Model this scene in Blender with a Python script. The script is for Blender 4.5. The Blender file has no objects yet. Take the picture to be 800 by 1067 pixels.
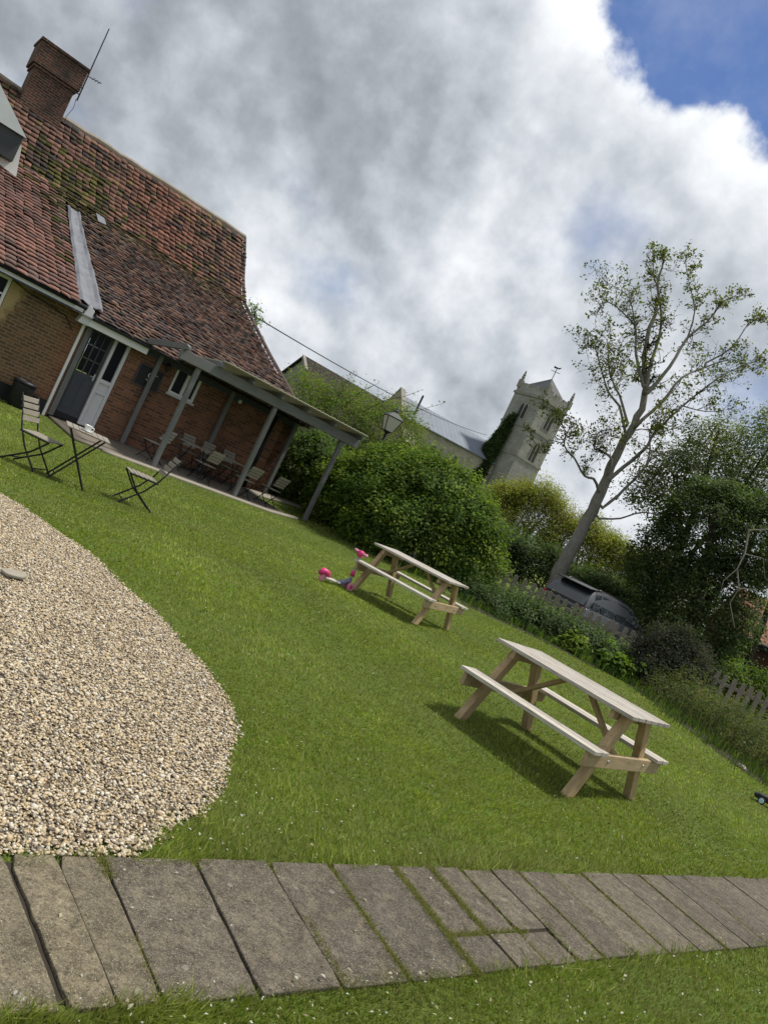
import bpy, bmesh, math, random
import numpy as np
from mathutils import Vector, Matrix

# ------------------------------------------------------------------ camera, sky, sun, exposure
S = bpy.context.scene
COL = S.collection
R = math.radians
SUN_AZ, SUN_EL = 70.0, 67.0          # azimuth clockwise from +Y, elevation
EYE = 1.46
cam_d = bpy.data.cameras.new('camera')
cam = bpy.data.objects.new('camera', cam_d)
COL.objects.link(cam)
cam_d.sensor_fit = 'HORIZONTAL'
cam_d.sensor_width = 36.0
cam_d.lens = 36.0 * 802.0 / 800.0
cam_d.clip_start = 0.05
cam_d.clip_end = 3000
_pitch, _roll = R(-1.28), R(25.48)
_F = Vector((0, math.cos(_pitch), math.sin(_pitch)))
_U0 = Vector((0, -math.sin(_pitch), math.cos(_pitch)))
_R0 = Vector((1, 0, 0))
_Rr = _R0 * math.cos(_roll) + _U0 * math.sin(_roll)
_Ur = -_R0 * math.sin(_roll) + _U0 * math.cos(_roll)
_m = Matrix.Identity(4)
for _i in range(3):
    _m[_i][0] = _Rr[_i]; _m[_i][1] = _Ur[_i]; _m[_i][2] = -_F[_i]
_m[2][3] = EYE
cam.matrix_world = _m
S.camera = cam
S.view_settings.view_transform = 'Standard'
S.view_settings.look = 'None'
S.view_settings.exposure = 0.72
S.view_settings.gamma = 1.0
S.cycles.max_bounces = 6
S.cycles.transparent_max_bounces = 12

SKY_MUL = 0.1
# direction, angular width, brighter (+) or heavier (-)
REGIONS = [((0.05, 0.845, 0.532), 0.006, 0.20), ((-0.06, 0.83, 0.555), 0.004, 0.18), ((-0.035, 0.965, 0.26), 0.006, 0.20), ((-0.28, 0.94, 0.195), 0.006, 0.22), ((0.215, 0.955, 0.2), 0.010, 0.16),
           ((0.21, 0.865, 0.455), 0.006, 0.10), ((-0.40, 0.85, 0.343), 0.0018, 0.20), ((-0.03, 0.93, 0.366), 0.003, 0.12),
           ((-0.47, 0.83, 0.30), 0.035, -0.24), ((-0.215, 0.875, 0.434), 0.012, -0.07), ((-0.21, 0.93, 0.30), 0.006, -0.12), ((0.05, 0.90, 0.43), 0.005, -0.10)]
CLOUD_GAIN = 0.82


class NT:
    """small helper to write node trees"""
    def __init__(self, tree):
        self.t = tree; tree.nodes.clear()

    def n(self, kind, inputs=None, **props):
        nd = self.t.nodes.new(kind)
        for k, v in props.items():
            setattr(nd, k, v)
        for k, v in (inputs or {}).items():
            self.set(nd, k, v)
        return nd

    def set(self, nd, k, v):
        sock = nd.inputs[k]
        if isinstance(v, bpy.types.Node):
            v = v.outputs[0]
        if isinstance(v, bpy.types.NodeSocket):
            self.t.links.new(v, sock)
        else:
            sock.default_value = v

    def math(self, op, a, b=0.0, c=0.0, clamp=False):
        nd = self.n('ShaderNodeMath', operation=op, use_clamp=clamp)
        self.set(nd, 0, a); self.set(nd, 1, b); self.set(nd, 2, c)
        return nd.outputs[0]

    def ramp(self, fac, stops, interp='LINEAR'):
        nd = self.n('ShaderNodeValToRGB')
        nd.color_ramp.interpolation = interp
        el = nd.color_ramp.elements
        while len(el) > 1:
            el.remove(el[-1])
        el[0].position = stops[0][0]; el[0].color = self.c4(stops[0][1])
        for p, c in stops[1:]:
            e = el.new(p); e.color = self.c4(c)
        self.set(nd, 0, fac)
        return nd.outputs[0]

    @staticmethod
    def c4(c):
        if isinstance(c, (int, float)):
            return (c, c, c, 1)
        return tuple(c) if len(c) == 4 else tuple(c) + (1,)

    def mix(self, fac, a, b, blend='MIX'):
        nd = self.n('ShaderNodeMix', data_type='RGBA', blend_type=blend)
        self.set(nd, 0, fac)
        self.set(nd, 6, self.c4(a) if not isinstance(a, (bpy.types.Node, bpy.types.NodeSocket)) else a)
        self.set(nd, 7, self.c4(b) if not isinstance(b, (bpy.types.Node, bpy.types.NodeSocket)) else b)
        return nd.outputs[2]

    def noise(self, vec, scale, detail=4, rough=0.55, dist=0.0, out=0):
        nd = self.n('ShaderNodeTexNoise', {'Scale': scale, 'Detail': detail, 'Roughness': rough, 'Distortion': dist})
        if vec is not None:
            self.set(nd, 'Vector', vec)
        return nd.outputs[out]


W = bpy.data.worlds.new('World')
S.world = W
W.use_nodes = True
t = NT(W.node_tree)
sky = t.n('ShaderNodeTexSky', sky_type='NISHITA', sun_disc=False, sun_elevation=R(SUN_EL), sun_rotation=R(SUN_AZ),
          altitude=50, air_density=1.0, dust_density=0.6, ozone_density=2.5)
tc = t.n('ShaderNodeTexCoord')
d = tc.outputs['Generated']
sep = t.n('ShaderNodeSeparateXYZ', {0: d})
zz = t.math('ADD', t.math('MAXIMUM', sep.outputs[2], 0.0), 0.35)
flat = t.n('ShaderNodeCombineXYZ', {0: t.math('DIVIDE', sep.outputs[0], zz), 1: t.math('DIVIDE', sep.outputs[1], zz), 2: 0.3})


def toward(v):
    v = Vector(v).normalized()
    nd = t.n('ShaderNodeVectorMath', {0: d, 1: tuple(v)}, operation='DOT_PRODUCT')
    return nd.outputs['Value']


SUNV = (0.72, 0.30, 0.62)
OFF = (3.7, 1.15, 0.4)
dm = t.n('ShaderNodeVectorMath', {0: d, 1: OFF}, operation='ADD')
ds = t.n('ShaderNodeVectorMath', {0: dm, 1: tuple(0.035 * q for q in SUNV)}, operation='ADD')


def billow(vec, sc, det, rough):
    """rounded heaps: folded noise, bright humps with soft creases"""
    n_ = t.noise(vec, sc, det, rough, 0.0)
    return t.math('SUBTRACT', 1.0, t.math('ABSOLUTE', t.math('MULTIPLY_ADD', n_, 2.0, -1.0)))


big = t.noise(dm, 4.2, 8, 0.52, 0.0)
bigs = t.noise(ds, 4.2, 8, 0.52, 0.0)
puff = t.noise(dm, 9.0, 9, 0.56, 0.0)
puffs = t.noise(ds, 9.0, 9, 0.56, 0.0)
soft = t.noise(dm, 2.0, 3, 0.5, 0.0)
fine = t.noise(dm, 22.0, 6, 0.6, 0.0)
# gap of open sky high on the right
HOLE = (0.125, 0.775, 0.618)
ang = t.math('SUBTRACT', 1.0, toward(HOLE))
edge = t.math('ADD', t.math('MULTIPLY', t.math('SUBTRACT', big, 0.5), 0.036), t.math('MULTIPLY', t.math('SUBTRACT', puff, 0.5), 0.022))
cover = t.math('SUBTRACT', t.math('ADD', ang, edge), 0.0118)
mr = t.n('ShaderNodeMapRange', {0: cover, 1: -0.0020, 2: 0.0042, 3: 0.0, 4: 1.0}, interpolation_type='SMOOTHERSTEP')
thin = t.n('ShaderNodeMapRange', {0: t.math('ADD', t.math('MULTIPLY', big, 0.75), t.math('MULTIPLY', soft, 0.45)), 1: 0.40, 2: 0.55, 3: 0.5, 4: 1.0}, interpolation_type='SMOOTHSTEP')
mask = t.math('MULTIPLY', mr.outputs[0], thin.outputs[0])
veil = t.math('ADD', 0.03, t.math('MULTIPLY', t.math('SUBTRACT', puff, 0.48), 0.55, clamp=True))
mask = t.math('MAXIMUM', mask, veil)
# cloud tone: broad bright and heavy regions of this sky, then sun-lit relief of the billows
tone_ = t.math('MULTIPLY', t.math('SUBTRACT', soft, 0.5), 0.55)


def region(v, width, amt):
    global tone_
    q = t.math('DIVIDE', t.math('SUBTRACT', 1.0, toward(v)), width)
    g_ = t.math('EXPONENT', t.math('MULTIPLY', q, -1.0))
    tone_ = t.math('ADD', tone_, t.math('MULTIPLY', g_, amt))


for v_, w_, a_ in REGIONS:
    region(v_, w_, a_)
relief = t.math('ADD', t.math('MULTIPLY', t.math('SUBTRACT', big, bigs), 1.6), t.math('MULTIPLY', t.math('SUBTRACT', puff, puffs), 0.65))
lump = t.math('ADD', t.math('MULTIPLY', t.math('SUBTRACT', big, 0.5), -0.40), t.math('MULTIPLY', t.math('SUBTRACT', puff, 0.5), 0.16))
shade = t.math('ADD', t.math('ADD', t.math('ADD', 0.455, tone_), relief), lump)
rim = t.n('ShaderNodeMapRange', {0: cover, 1: 0.0, 2: 0.022, 3: 0.24, 4: 0.0})
shade = t.math('ADD', shade, rim.outputs[0])
ccol = t.ramp(shade, [(0.06, (0.205, 0.222, 0.248)), (0.28, (0.30, 0.325, 0.36)), (0.46, (0.42, 0.45, 0.488)), (0.64, (0.57, 0.595, 0.63)), (0.90, (0.80, 0.815, 0.83))])
cl = t.n('ShaderNodeVectorMath', {0: ccol, 'Scale': 10.0 * CLOUD_GAIN}, operation='SCALE')
skyblue = t.mix(1.0, sky.outputs[0], (0.42, 0.52, 0.70), 'MULTIPLY')
final = t.mix(mask, skyblue, cl.outputs[0])
bg = t.n('ShaderNodeBackground', {0: final, 1: SKY_MUL})
t.n('ShaderNodeOutputWorld', {0: bg})

sun_d = bpy.data.lights.new('sun', 'SUN')
sun = bpy.data.objects.new('sun', sun_d)
COL.objects.link(sun)
sun_d.energy = 2.7
sun_d.angle = R(5.0)
sun_d.color = (1.0, 0.95, 0.86)
_sd = Vector((math.sin(R(SUN_AZ)) * math.cos(R(SUN_EL)), math.cos(R(SUN_AZ)) * math.cos(R(SUN_EL)), math.sin(R(SUN_EL))))
sun.rotation_euler = _sd.to_track_quat('Z', 'Y').to_euler()
sun.location = (20, 10, 40)

rng = np.random.default_rng(7)
random.seed(7)

# ------------------------------------------------------------------ terrain frame
PA = R(38.47)
PO = Vector((-11.60, 14.60, 0.0))
PU = Vector((math.cos(PA), math.sin(PA), 0))
PN = Vector((math.sin(PA), -math.cos(PA), 0))


def sstep(x, a, b):
    q = np.clip((x - a) / (b - a), 0, 1)
    return q * q * (3 - 2 * q)


def gz(x, y):
    """height of the ground: the lawn dips a little towards the pub"""
    x = np.asarray(x, float); y = np.asarray(y, float)
    u = (x - PO.x) * PU.x + (y - PO.y) * PU.y
    w = (x - PO.x) * PN.x + (y - PO.y) * PN.y
    k = -0.22 + 0.03 * (np.clip(u, 3, 14) - 6.5) + 0.08 * np.clip(u - 9.5, 0, 2)
    return k * sstep(w, 13.0, 4.0) * (1 - sstep(u, 12.0, 16.0))


def pub(u, w, z=None):
    """pub frame (along wall, out of wall) to world; z=None puts it on the ground"""
    p = PO + PU * u + PN * w
    if z is None:
        z = float(gz(p.x, p.y))
    return Vector((p.x, p.y, z))


# ------------------------------------------------------------------ tagging and mesh building
def tag(o, label=None, cat=None, group=None, kind=None):
    if label: o['label'] = label
    if cat: o['category'] = cat
    if group: o['group'] = group
    if kind: o['kind'] = kind
    return o


def empty(name, loc=(0, 0, 0), rz=0.0, label=None, cat=None, group=None):
    o = bpy.data.objects.new(name, None)
    COL.objects.link(o)
    o.location = loc; o.rotation_euler = (0, 0, rz)
    o.empty_display_size = 0.2
    return tag(o, label, cat, group)


def copy_tree(o, parent=None):
    c = o.copy(); COL.objects.link(c); c.parent = parent
    for ch in list(o.children):
        copy_tree(ch, c)
    return c


def np_mesh(name, verts, faces, mat, parent=None, colors=None, smooth=False):
    """faces: (M,k) array"""
    verts = np.asarray(verts, np.float32); faces = np.asarray(faces, np.int32)
    me = bpy.data.meshes.new(name)
    me.vertices.add(len(verts)); me.vertices.foreach_set('co', verts.ravel())
    M, k = faces.shape
    me.loops.add(M * k); me.loops.foreach_set('vertex_index', faces.ravel())
    me.polygons.add(M)
    me.polygons.foreach_set('loop_start', np.arange(0, M * k, k, dtype=np.int32))
    me.polygons.foreach_set('loop_total', np.full(M, k, np.int32))
    if smooth:
        me.polygons.foreach_set('use_smooth', np.ones(M, bool))
    if colors is not None:
        a = me.color_attributes.new('Col', 'FLOAT_COLOR', 'POINT')
        c = np.ones((len(verts), 4), np.float32); c[:, :3] = colors
        a.data.foreach_set('color', c.ravel())
    me.update(calc_edges=True)
    me.materials.append(mat)
    o = bpy.data.objects.new(name, me)
    COL.objects.link(o)
    if parent is not None: o.parent = parent
    return o


class MB:
    def __init__(self):
        self.v = []; self.f = []; self.c = []; self.cur = None

    def add(self, vs, fs):
        b = len(self.v)
        self.v += [tuple(v) for v in vs]
        self.f += [tuple(i + b for i in f) for f in fs]
        self.c += [self.cur or (1, 1, 1)] * len(vs)
        return self

    def box(self, c, s, m=None):
        x, y, z = s[0] / 2, s[1] / 2, s[2] / 2
        vs = [Vector(p) for p in ((-x, -y, -z), (x, -y, -z), (x, y, -z), (-x, y, -z), (-x, -y, z), (x, -y, z), (x, y, z), (-x, y, z))]
        if m is not None: vs = [m @ v for v in vs]
        c = Vector(c)
        return self.add([v + c for v in vs], [(0, 3, 2, 1), (4, 5, 6, 7), (0, 1, 5, 4), (1, 2, 6, 5), (2, 3, 7, 6), (3, 0, 4, 7)])

    def span(self, a, b):
        """axis-aligned box between two corners"""
        a = Vector(a); b = Vector(b)
        return self.box((a + b) / 2, [abs(b[i] - a[i]) for i in range(3)])

    def beam(self, p, q, w, h, up=(0, 0, 1)):
        p = Vector(p); q = Vector(q); d = (q - p)
        L = d.length; d.normalize()
        s = d.cross(Vector(up))
        if s.length < 1e-4: s = d.cross(Vector((1, 0, 0)))
        s.normalize(); n = s.cross(d)
        m = Matrix((d, s, n)).transposed()
        return self.box((p + q) / 2, (L, w, h), m)

    def tube(self, pts, radii, n=8, cap=True):
        pts = [Vector(p) for p in pts]
        if not hasattr(radii, '__len__'): radii = [radii] * len(pts)
        vs = []; fs = []; ref = None
        for i, p in enumerate(pts):
            dd = (pts[min(i + 1, len(pts) - 1)] - pts[max(i - 1, 0)])
            if dd.length < 1e-9: dd = Vector((0, 0, 1))
            dd.normalize()
            if ref is None:
                ref = dd.cross(Vector((0.13, 0.31, 1)) if abs(dd.z) < 0.9 else Vector((1, 0, 0))).normalized()
            a = (ref - dd * ref.dot(dd))
            if a.length < 1e-6: a = dd.orthogonal()
            a.normalize(); ref = a; b = dd.cross(a)
            for k in range(n):
                th = 2 * math.pi * k / n
                vs.append(p + (a * math.cos(th) + b * math.sin(th)) * radii[i])
        for i in range(len(pts) - 1):
            for k in range(n):
                fs.append((i * n + k, i * n + (k + 1) % n, (i + 1) * n + (k + 1) % n, (i + 1) * n + k))
        if cap:
            fs.append(tuple(reversed(range(n))))
            fs.append(tuple(range((len(pts) - 1) * n, len(pts) * n)))
        return self.add(vs, fs)

    def lathe(self, c, prof, n=16, m=None):
        """prof: (radius, height)"""
        c = Vector(c); vs = []; fs = []
        for r, z in prof:
            for k in range(n):
                th = 2 * math.pi * k / n
                v = Vector((r * math.cos(th), r * math.sin(th), z))
                vs.append(c + (m @ v if m is not None else v))
        for i in range(len(prof) - 1):
            for k in range(n):
                fs.append((i * n + k, i * n + (k + 1) % n, (i + 1) * n + (k + 1) % n, (i + 1) * n + k))
        fs.append(tuple(reversed(range(n)))); fs.append(tuple(range((len(prof) - 1) * n, len(prof) * n)))
        return self.add(vs, fs)

    def prism(self, poly, vec):
        """planar polygon extruded along vec"""
        n = len(poly); vec = Vector(vec)
        a = [Vector(p) for p in poly]; b = [p + vec for p in a]
        return self.add(a + b, [tuple(reversed(range(n))), tuple(range(n, 2 * n))] + [(i, (i + 1) % n, n + (i + 1) % n, n + i) for i in range(n)])

    def build(self, name, mat, parent=None, bevel=0.0, smooth=False, colored=False):
        me = bpy.data.meshes.new(name)
        me.from_pydata([tuple(v) for v in self.v], [], self.f)
        bm = bmesh.new(); bm.from_mesh(me); bmesh.ops.recalc_face_normals(bm, faces=bm.faces); bm.to_mesh(me); bm.free()
        if colored:
            a = me.color_attributes.new('Col', 'FLOAT_COLOR', 'POINT')
            a.data.foreach_set('color', np.array([c + (1,) for c in self.c], np.float32).ravel())
        me.materials.append(mat)
        if smooth:
            for p in me.polygons: p.use_smooth = True
        o = bpy.data.objects.new(name, me)
        COL.objects.link(o)
        if parent is not None: o.parent = parent
        if bevel:
            bv = o.modifiers.new('bevel', 'BEVEL'); bv.width = bevel; bv.segments = 2; bv.limit_method = 'ANGLE'
        return o


# ------------------------------------------------------------------ materials
def mat(name):
    m = bpy.data.materials.new(name); m.use_nodes = True
    return m, NT(m.node_tree)


def finish(t, color, rough=0.7, bump=None, bstr=0.3, bdist=0.01, metal=0.0, spec=0.35, **kw):
    p = t.n('ShaderNodeBsdfPrincipled', {'Roughness': rough, 'Metallic': metal, 'Specular IOR Level': spec})
    t.set(p, 'Base Color', t.c4(color) if isinstance(color, (tuple, list)) else color)
    for k, v in kw.items(): t.set(p, k.replace('_', ' '), v)
    if bump is not None:
        b = t.n('ShaderNodeBump', {'Strength': bstr, 'Distance': bdist, 'Height': bump})
        t.set(p, 'Normal', b.outputs[0])
    t.n('ShaderNodeOutputMaterial', {0: p})


def paint(name, color, rough=0.55, var=0.15, scale=6.0, metal=0.0, spec=0.35, bstr=0.15):
    m, t = mat(name)
    co = t.n('ShaderNodeTexCoord').outputs['Object']
    n = t.noise(co, scale, 6, 0.6)
    c = t.mix(n, tuple(v * (1 - var) for v in color), tuple(min(1, v * (1 + var)) for v in color))
    finish(t, c, rough, t.noise(co, scale * 8, 3), bstr, 0.004, metal, spec)
    return m


def wood(name, c1, c2, stretch=(1.5, 22, 22), rough=0.75, cracks=True):
    m, t = mat(name)
    co = t.n('ShaderNodeTexCoord').outputs['Object']
    mp = t.n('ShaderNodeMapping', {'Vector': co, 'Scale': stretch})
    n = t.noise(mp, 2.0, 7, 0.65, 0.3)
    n2 = t.noise(co, 3.0, 3)
    c = t.mix(t.ramp(n, [(0.3, 0.0), (0.7, 1.0)]), c1, c2)
    c = t.mix(t.math('MULTIPLY', n2, 0.5), c, tuple(v * 0.6 for v in c1))
    if cracks:
        fine_ = t.noise(t.n('ShaderNodeMapping', {'Vector': co, 'Scale': tuple(s * 3 for s in stretch)}), 3.0, 4)
        c = t.mix(t.ramp(fine_, [(0.30, 0.7), (0.42, 0.0)]), c, tuple(v * 0.35 for v in c1))
    finish(t, c, rough, n, 0.35, 0.004)
    return m


def brick(name, c1, c2, mortar, patch=None, w=0.225, h=0.075, ms=0.012, dirt=(0.03, 0.028, 0.025), dirt_amt=0.5):
    m, t = mat(name)
    co = t.n('ShaderNodeTexCoord').outputs['Object']
    s = t.n('ShaderNodeSeparateXYZ', {0: co})
    v = t.n('ShaderNodeCombineXYZ', {0: t.math('ADD', s.outputs[0], s.outputs[1]), 1: s.outputs[2], 2: 0.0})
    wob = t.noise(co, 9.0, 3, out=1)
    vv = t.n('ShaderNodeVectorMath', {0: v, 1: t.n('ShaderNodeVectorMath', {0: wob, 'Scale': 0.012}, operation='SCALE').outputs[0]}, operation='ADD')
    b = t.n('ShaderNodeTexBrick', {'Vector': vv, 'Color1': t.c4(c1), 'Color2': t.c4(c2), 'Mortar': t.c4(mortar), 'Scale': 1.0,
                                   'Mortar Size': ms, 'Mortar Smooth': 0.25, 'Bias': 0.0, 'Brick Width': w, 'Row Height': h})
    b.offset = 0.5
    c = b.outputs[0]
    n = t.noise(co, 1.3, 6, 0.65)
    c = t.mix(t.ramp(n, [(0.45, 0.0), (0.72, dirt_amt)]), c, dirt)
    c = t.mix(t.math('MULTIPLY', t.noise(co, 40, 3), 0.5), c, (0.05, 0.04, 0.035), 'MULTIPLY') if False else c
    g = t.noise(co, 28.0, 5, 0.7)
    c = t.mix(0.55, c, t.ramp(g, [(0.3, 0.45), (0.7, 1.0)]), 'MULTIPLY')
    if patch: c = patch(t, co, s, c)
    bump = t.math('SUBTRACT', t.math('MULTIPLY', g, 0.6), b.outputs[1])
    finish(t, c, 0.88, bump, 0.7, 0.012, spec=0.2)
    return m


def yellow_patch(t, co, s, c):
    # old ochre limewash left on the brick towards the window
    n = t.noise(co, 3.2, 7, 0.7)
    e = t.math('ADD', t.math('MULTIPLY', t.math('SUBTRACT', 3.45, s.outputs[0]), 1.7), t.math('MULTIPLY', t.math('SUBTRACT', s.outputs[2], 1.25), 0.55))
    k = t.ramp(t.math('ADD', t.math('MULTIPLY', n, 1.6), t.math('SUBTRACT', e, 1.0)), [(0.30, 0.0), (0.62, 0.85)])
    c = t.mix(k, c, t.mix(n, (0.40, 0.28, 0.12), (0.50, 0.39, 0.21)))
    r = t.ramp(t.math('SUBTRACT', s.outputs[0], 4.15), [(0.0, 0.0), (0.4, 0.55)])
    return t.mix(t.math('MULTIPLY', r, t.noise(co, 3.0, 4)), c, (0.30, 0.09, 0.045))


def leaf_mat(name, trans=0.42, rough=0.7):
    m, t = mat(name)
    a = t.n('ShaderNodeVertexColor', layer_name='Col')
    p = t.n('ShaderNodeBsdfPrincipled', {'Base Color': a.outputs[0], 'Roughness': rough, 'Specular IOR Level': 0.16})
    tr = t.n('ShaderNodeBsdfTranslucent', {'Color': t.mix(1.0, a.outputs[0], (1.5, 1.7, 0.7), 'MULTIPLY')})
    mx = t.n('ShaderNodeMixShader', {0: trans, 1: p, 2: tr})
    t.n('ShaderNodeOutputMaterial', {0: mx})
    return m


def attr_mat(name, rough=0.8, bscale=60, bstr=0.4, mottled=0.5, spec=0.25):
    m, t = mat(name)
    a = t.n('ShaderNodeVertexColor', layer_name='Col')
    co = t.n('ShaderNodeTexCoord').outputs['Object']
    n = t.noise(co, bscale, 5, 0.65)
    c = t.mix(mottled, a.outputs[0], t.ramp(n, [(0.28, 0.45), (0.72, 1.25)]), 'MULTIPLY')
    finish(t, c, rough, n, bstr, 0.006, spec=spec)
    return m


M = {}
M['leaf'] = leaf_mat('leaf')
M['grassblade'] = leaf_mat('grass_blade', 0.3, 0.6)
M['pebble'] = attr_mat('pebble', 0.62, 130, 0.2, 0.35, 0.4)
M['tile'] = attr_mat('clay_tile', 0.88, 14, 0.5, 0.5, 0.18)
M['plank'] = None
M['bark'] = wood('bark', (0.17, 0.155, 0.13), (0.36, 0.335, 0.29), (9, 9, 2.2), 0.9)
M['bark_dark'] = wood('dark_bark', (0.035, 0.028, 0.022), (0.075, 0.062, 0.05), (9, 9, 3), 0.9)
def plank_mat():
    m, t = mat('weathered_plank')
    a = t.n('ShaderNodeVertexColor', layer_name='Col')
    co = t.n('ShaderNodeTexCoord').outputs['Object']
    sh = t.n('ShaderNodeVectorMath', {0: co, 1: t.n('ShaderNodeVectorMath', {0: a.outputs[0], 'Scale': 37.0}, operation='SCALE').outputs[0]}, operation='ADD')
    g = t.noise(t.n('ShaderNodeMapping', {'Vector': sh, 'Scale': (1.3, 30, 30)}), 2.2, 8, 0.68, 0.5)
    f = t.noise(t.n('ShaderNodeMapping', {'Vector': sh, 'Scale': (4, 110, 110)}), 2.0, 4)
    c = t.mix(t.ramp(g, [(0.32, 0.0), (0.68, 1.0)]), (0.33, 0.295, 0.245), (0.60, 0.565, 0.51))
    c = t.mix(t.ramp(f, [(0.34, 0.75), (0.46, 0.0)]), c, (0.15, 0.125, 0.10))
    st = t.noise(sh, 2.6, 5, 0.6)
    c = t.mix(t.ramp(st, [(0.5, 0.0), (0.75, 0.6)]), c, (0.26, 0.225, 0.18))
    v = t.n('ShaderNodeTexVoronoi', {'Vector': t.n('ShaderNodeMapping', {'Vector': sh, 'Scale': (3.2, 8, 8)}), 'Scale': 1.3})
    kn = t.ramp(v.outputs['Distance'], [(0.07, 0.85), (0.12, 0.0)])
    c = t.mix(kn, c, (0.16, 0.10, 0.06))
    c = t.mix(1.0, c, t.ramp(a.outputs[0], [(0.0, 0.72), (1.0, 1.12)]), 'MULTIPLY')
    finish(t, c, 0.75, t.math('ADD', g, f), 0.4, 0.004)
    return m


M['plank'] = plank_mat()
M['timber'] = wood('table_timber', (0.38, 0.265, 0.135), (0.58, 0.43, 0.245), (9, 9, 2.0), 0.75)
M['timber_x'] = wood('table_timber_along', (0.36, 0.265, 0.15), (0.53, 0.405, 0.25), (8, 2.0, 9), 0.75)
M['fencewood'] = wood('fence_wood', (0.19, 0.165, 0.125), (0.34, 0.30, 0.24), (14, 14, 2.5), 0.85)
M['slat'] = wood('chair_slat', (0.23, 0.205, 0.165), (0.34, 0.31, 0.26), (24, 3, 24), 0.6, False)
M['black'] = paint('black_metal', (0.012, 0.012, 0.014), 0.45, 0.2, 10)
M['blackplastic'] = paint('black_plastic', (0.012, 0.012, 0.015), 0.5, 0.2, 10)
M['white'] = paint('white_paint', (0.80, 0.79, 0.79), 0.5, 0.08, 5)
M['offwhite'] = paint('pale_grey_paint', (0.60, 0.60, 0.62), 0.5, 0.08, 5)
M['greypost'] = wood('grey_painted_timber', (0.15, 0.15, 0.148), (0.225, 0.225, 0.22), (12, 12, 2.0), 0.7, False)
M['greybeam'] = wood('grey_painted_beam', (0.15, 0.15, 0.148), (0.22, 0.22, 0.215), (2, 12, 12), 0.7, False)
M['doorgrey'] = paint('dark_grey_paint', (0.055, 0.062, 0.075), 0.5, 0.1, 5)
M['lead'] = paint('lead_sheet', (0.155, 0.162, 0.182), 0.65, 0.5, 4, 0.0, 0.4)
M['leaddark'] = paint('dark_lead', (0.05, 0.058, 0.06), 0.6, 0.25, 5)
M['dormerlead'] = paint('dormer_lead', (0.22, 0.245, 0.245), 0.6, 0.15, 3)
M['pink'] = paint('pink_plastic', (0.62, 0.045, 0.19), 0.4, 0.08, 10)
M['palepink'] = paint('pale_pink_plastic', (0.70, 0.28, 0.40), 0.4, 0.08, 10)
M['greyplastic'] = paint('grey_plastic', (0.36, 0.36, 0.39), 0.45, 0.1, 8)
M['paleplastic'] = paint('pale_deck', (0.55, 0.50, 0.46), 0.5, 0.1, 8)
M['violet'] = paint('violet_grey_plastic', (0.22, 0.21, 0.33), 0.45, 0.1, 8)
M['paleblue'] = paint('pale_blue_plastic', (0.45, 0.62, 0.70), 0.45, 0.1, 8)
M['china'] = paint('white_china', (0.78, 0.78, 0.76), 0.25, 0.03, 8, 0, 0.5)
M['rubber'] = paint('rubber', (0.02, 0.02, 0.02), 0.8, 0.2, 20)
M['carpaint'] = paint('dark_silver_car_paint', (0.10, 0.105, 0.115), 0.30, 0.04, 3, 0.4, 0.5, 0.0)
M['cartrim'] = paint('black_car_trim', (0.012, 0.012, 0.013), 0.35, 0.1, 8, 0, 0.5)
M['alloy'] = paint('wheel_alloy', (0.45, 0.45, 0.46), 0.35, 0.1, 8, 0.8)
M['redlamp'] = paint('red_lamp_lens', (0.35, 0.01, 0.01), 0.2, 0.05, 8, 0, 0.5)
M['ochre'] = paint('ochre_ridge_mortar', (0.28, 0.24, 0.19), 0.9, 0.35, 8)
M['verge'] = paint('weathered_verge', (0.10, 0.075, 0.065), 0.9, 0.4, 6)
M['pubbrick'] = brick('pub_brick', (0.34, 0.145, 0.075), (0.15, 0.07, 0.048), (0.27, 0.21, 0.155), None, ms=0.009, dirt_amt=0.45)
M['pubbrick_left'] = brick('pub_brick_weathered', (0.27, 0.14, 0.07), (0.13, 0.075, 0.045), (0.28, 0.22, 0.145), yellow_patch, ms=0.013, dirt_amt=0.3)
M['chimbrick'] = brick('chimney_brick', (0.165, 0.058, 0.042), (0.065, 0.035, 0.03), (0.19, 0.155, 0.12), None, ms=0.014, dirt_amt=0.9)
M['redbrick'] = brick('house_brick', (0.115, 0.042, 0.03), (0.085, 0.035, 0.027), (0.10, 0.065, 0.055), None, ms=0.008, dirt_amt=0.25)


def glass_mat(name, tint=(0.008, 0.010, 0.014), rough=0.2, spec=0.10):
    m, t = mat(name)
    co = t.n('ShaderNodeTexCoord').outputs['Object']
    finish(t, tint, rough, t.noise(co, 2.5, 2), 0.03, 0.02, spec=spec)
    return m


M['glass'] = glass_mat('dark_glass')
M['carglass'] = glass_mat('tinted_car_glass', (0.025, 0.032, 0.038), 0.03, 0.8)


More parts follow.
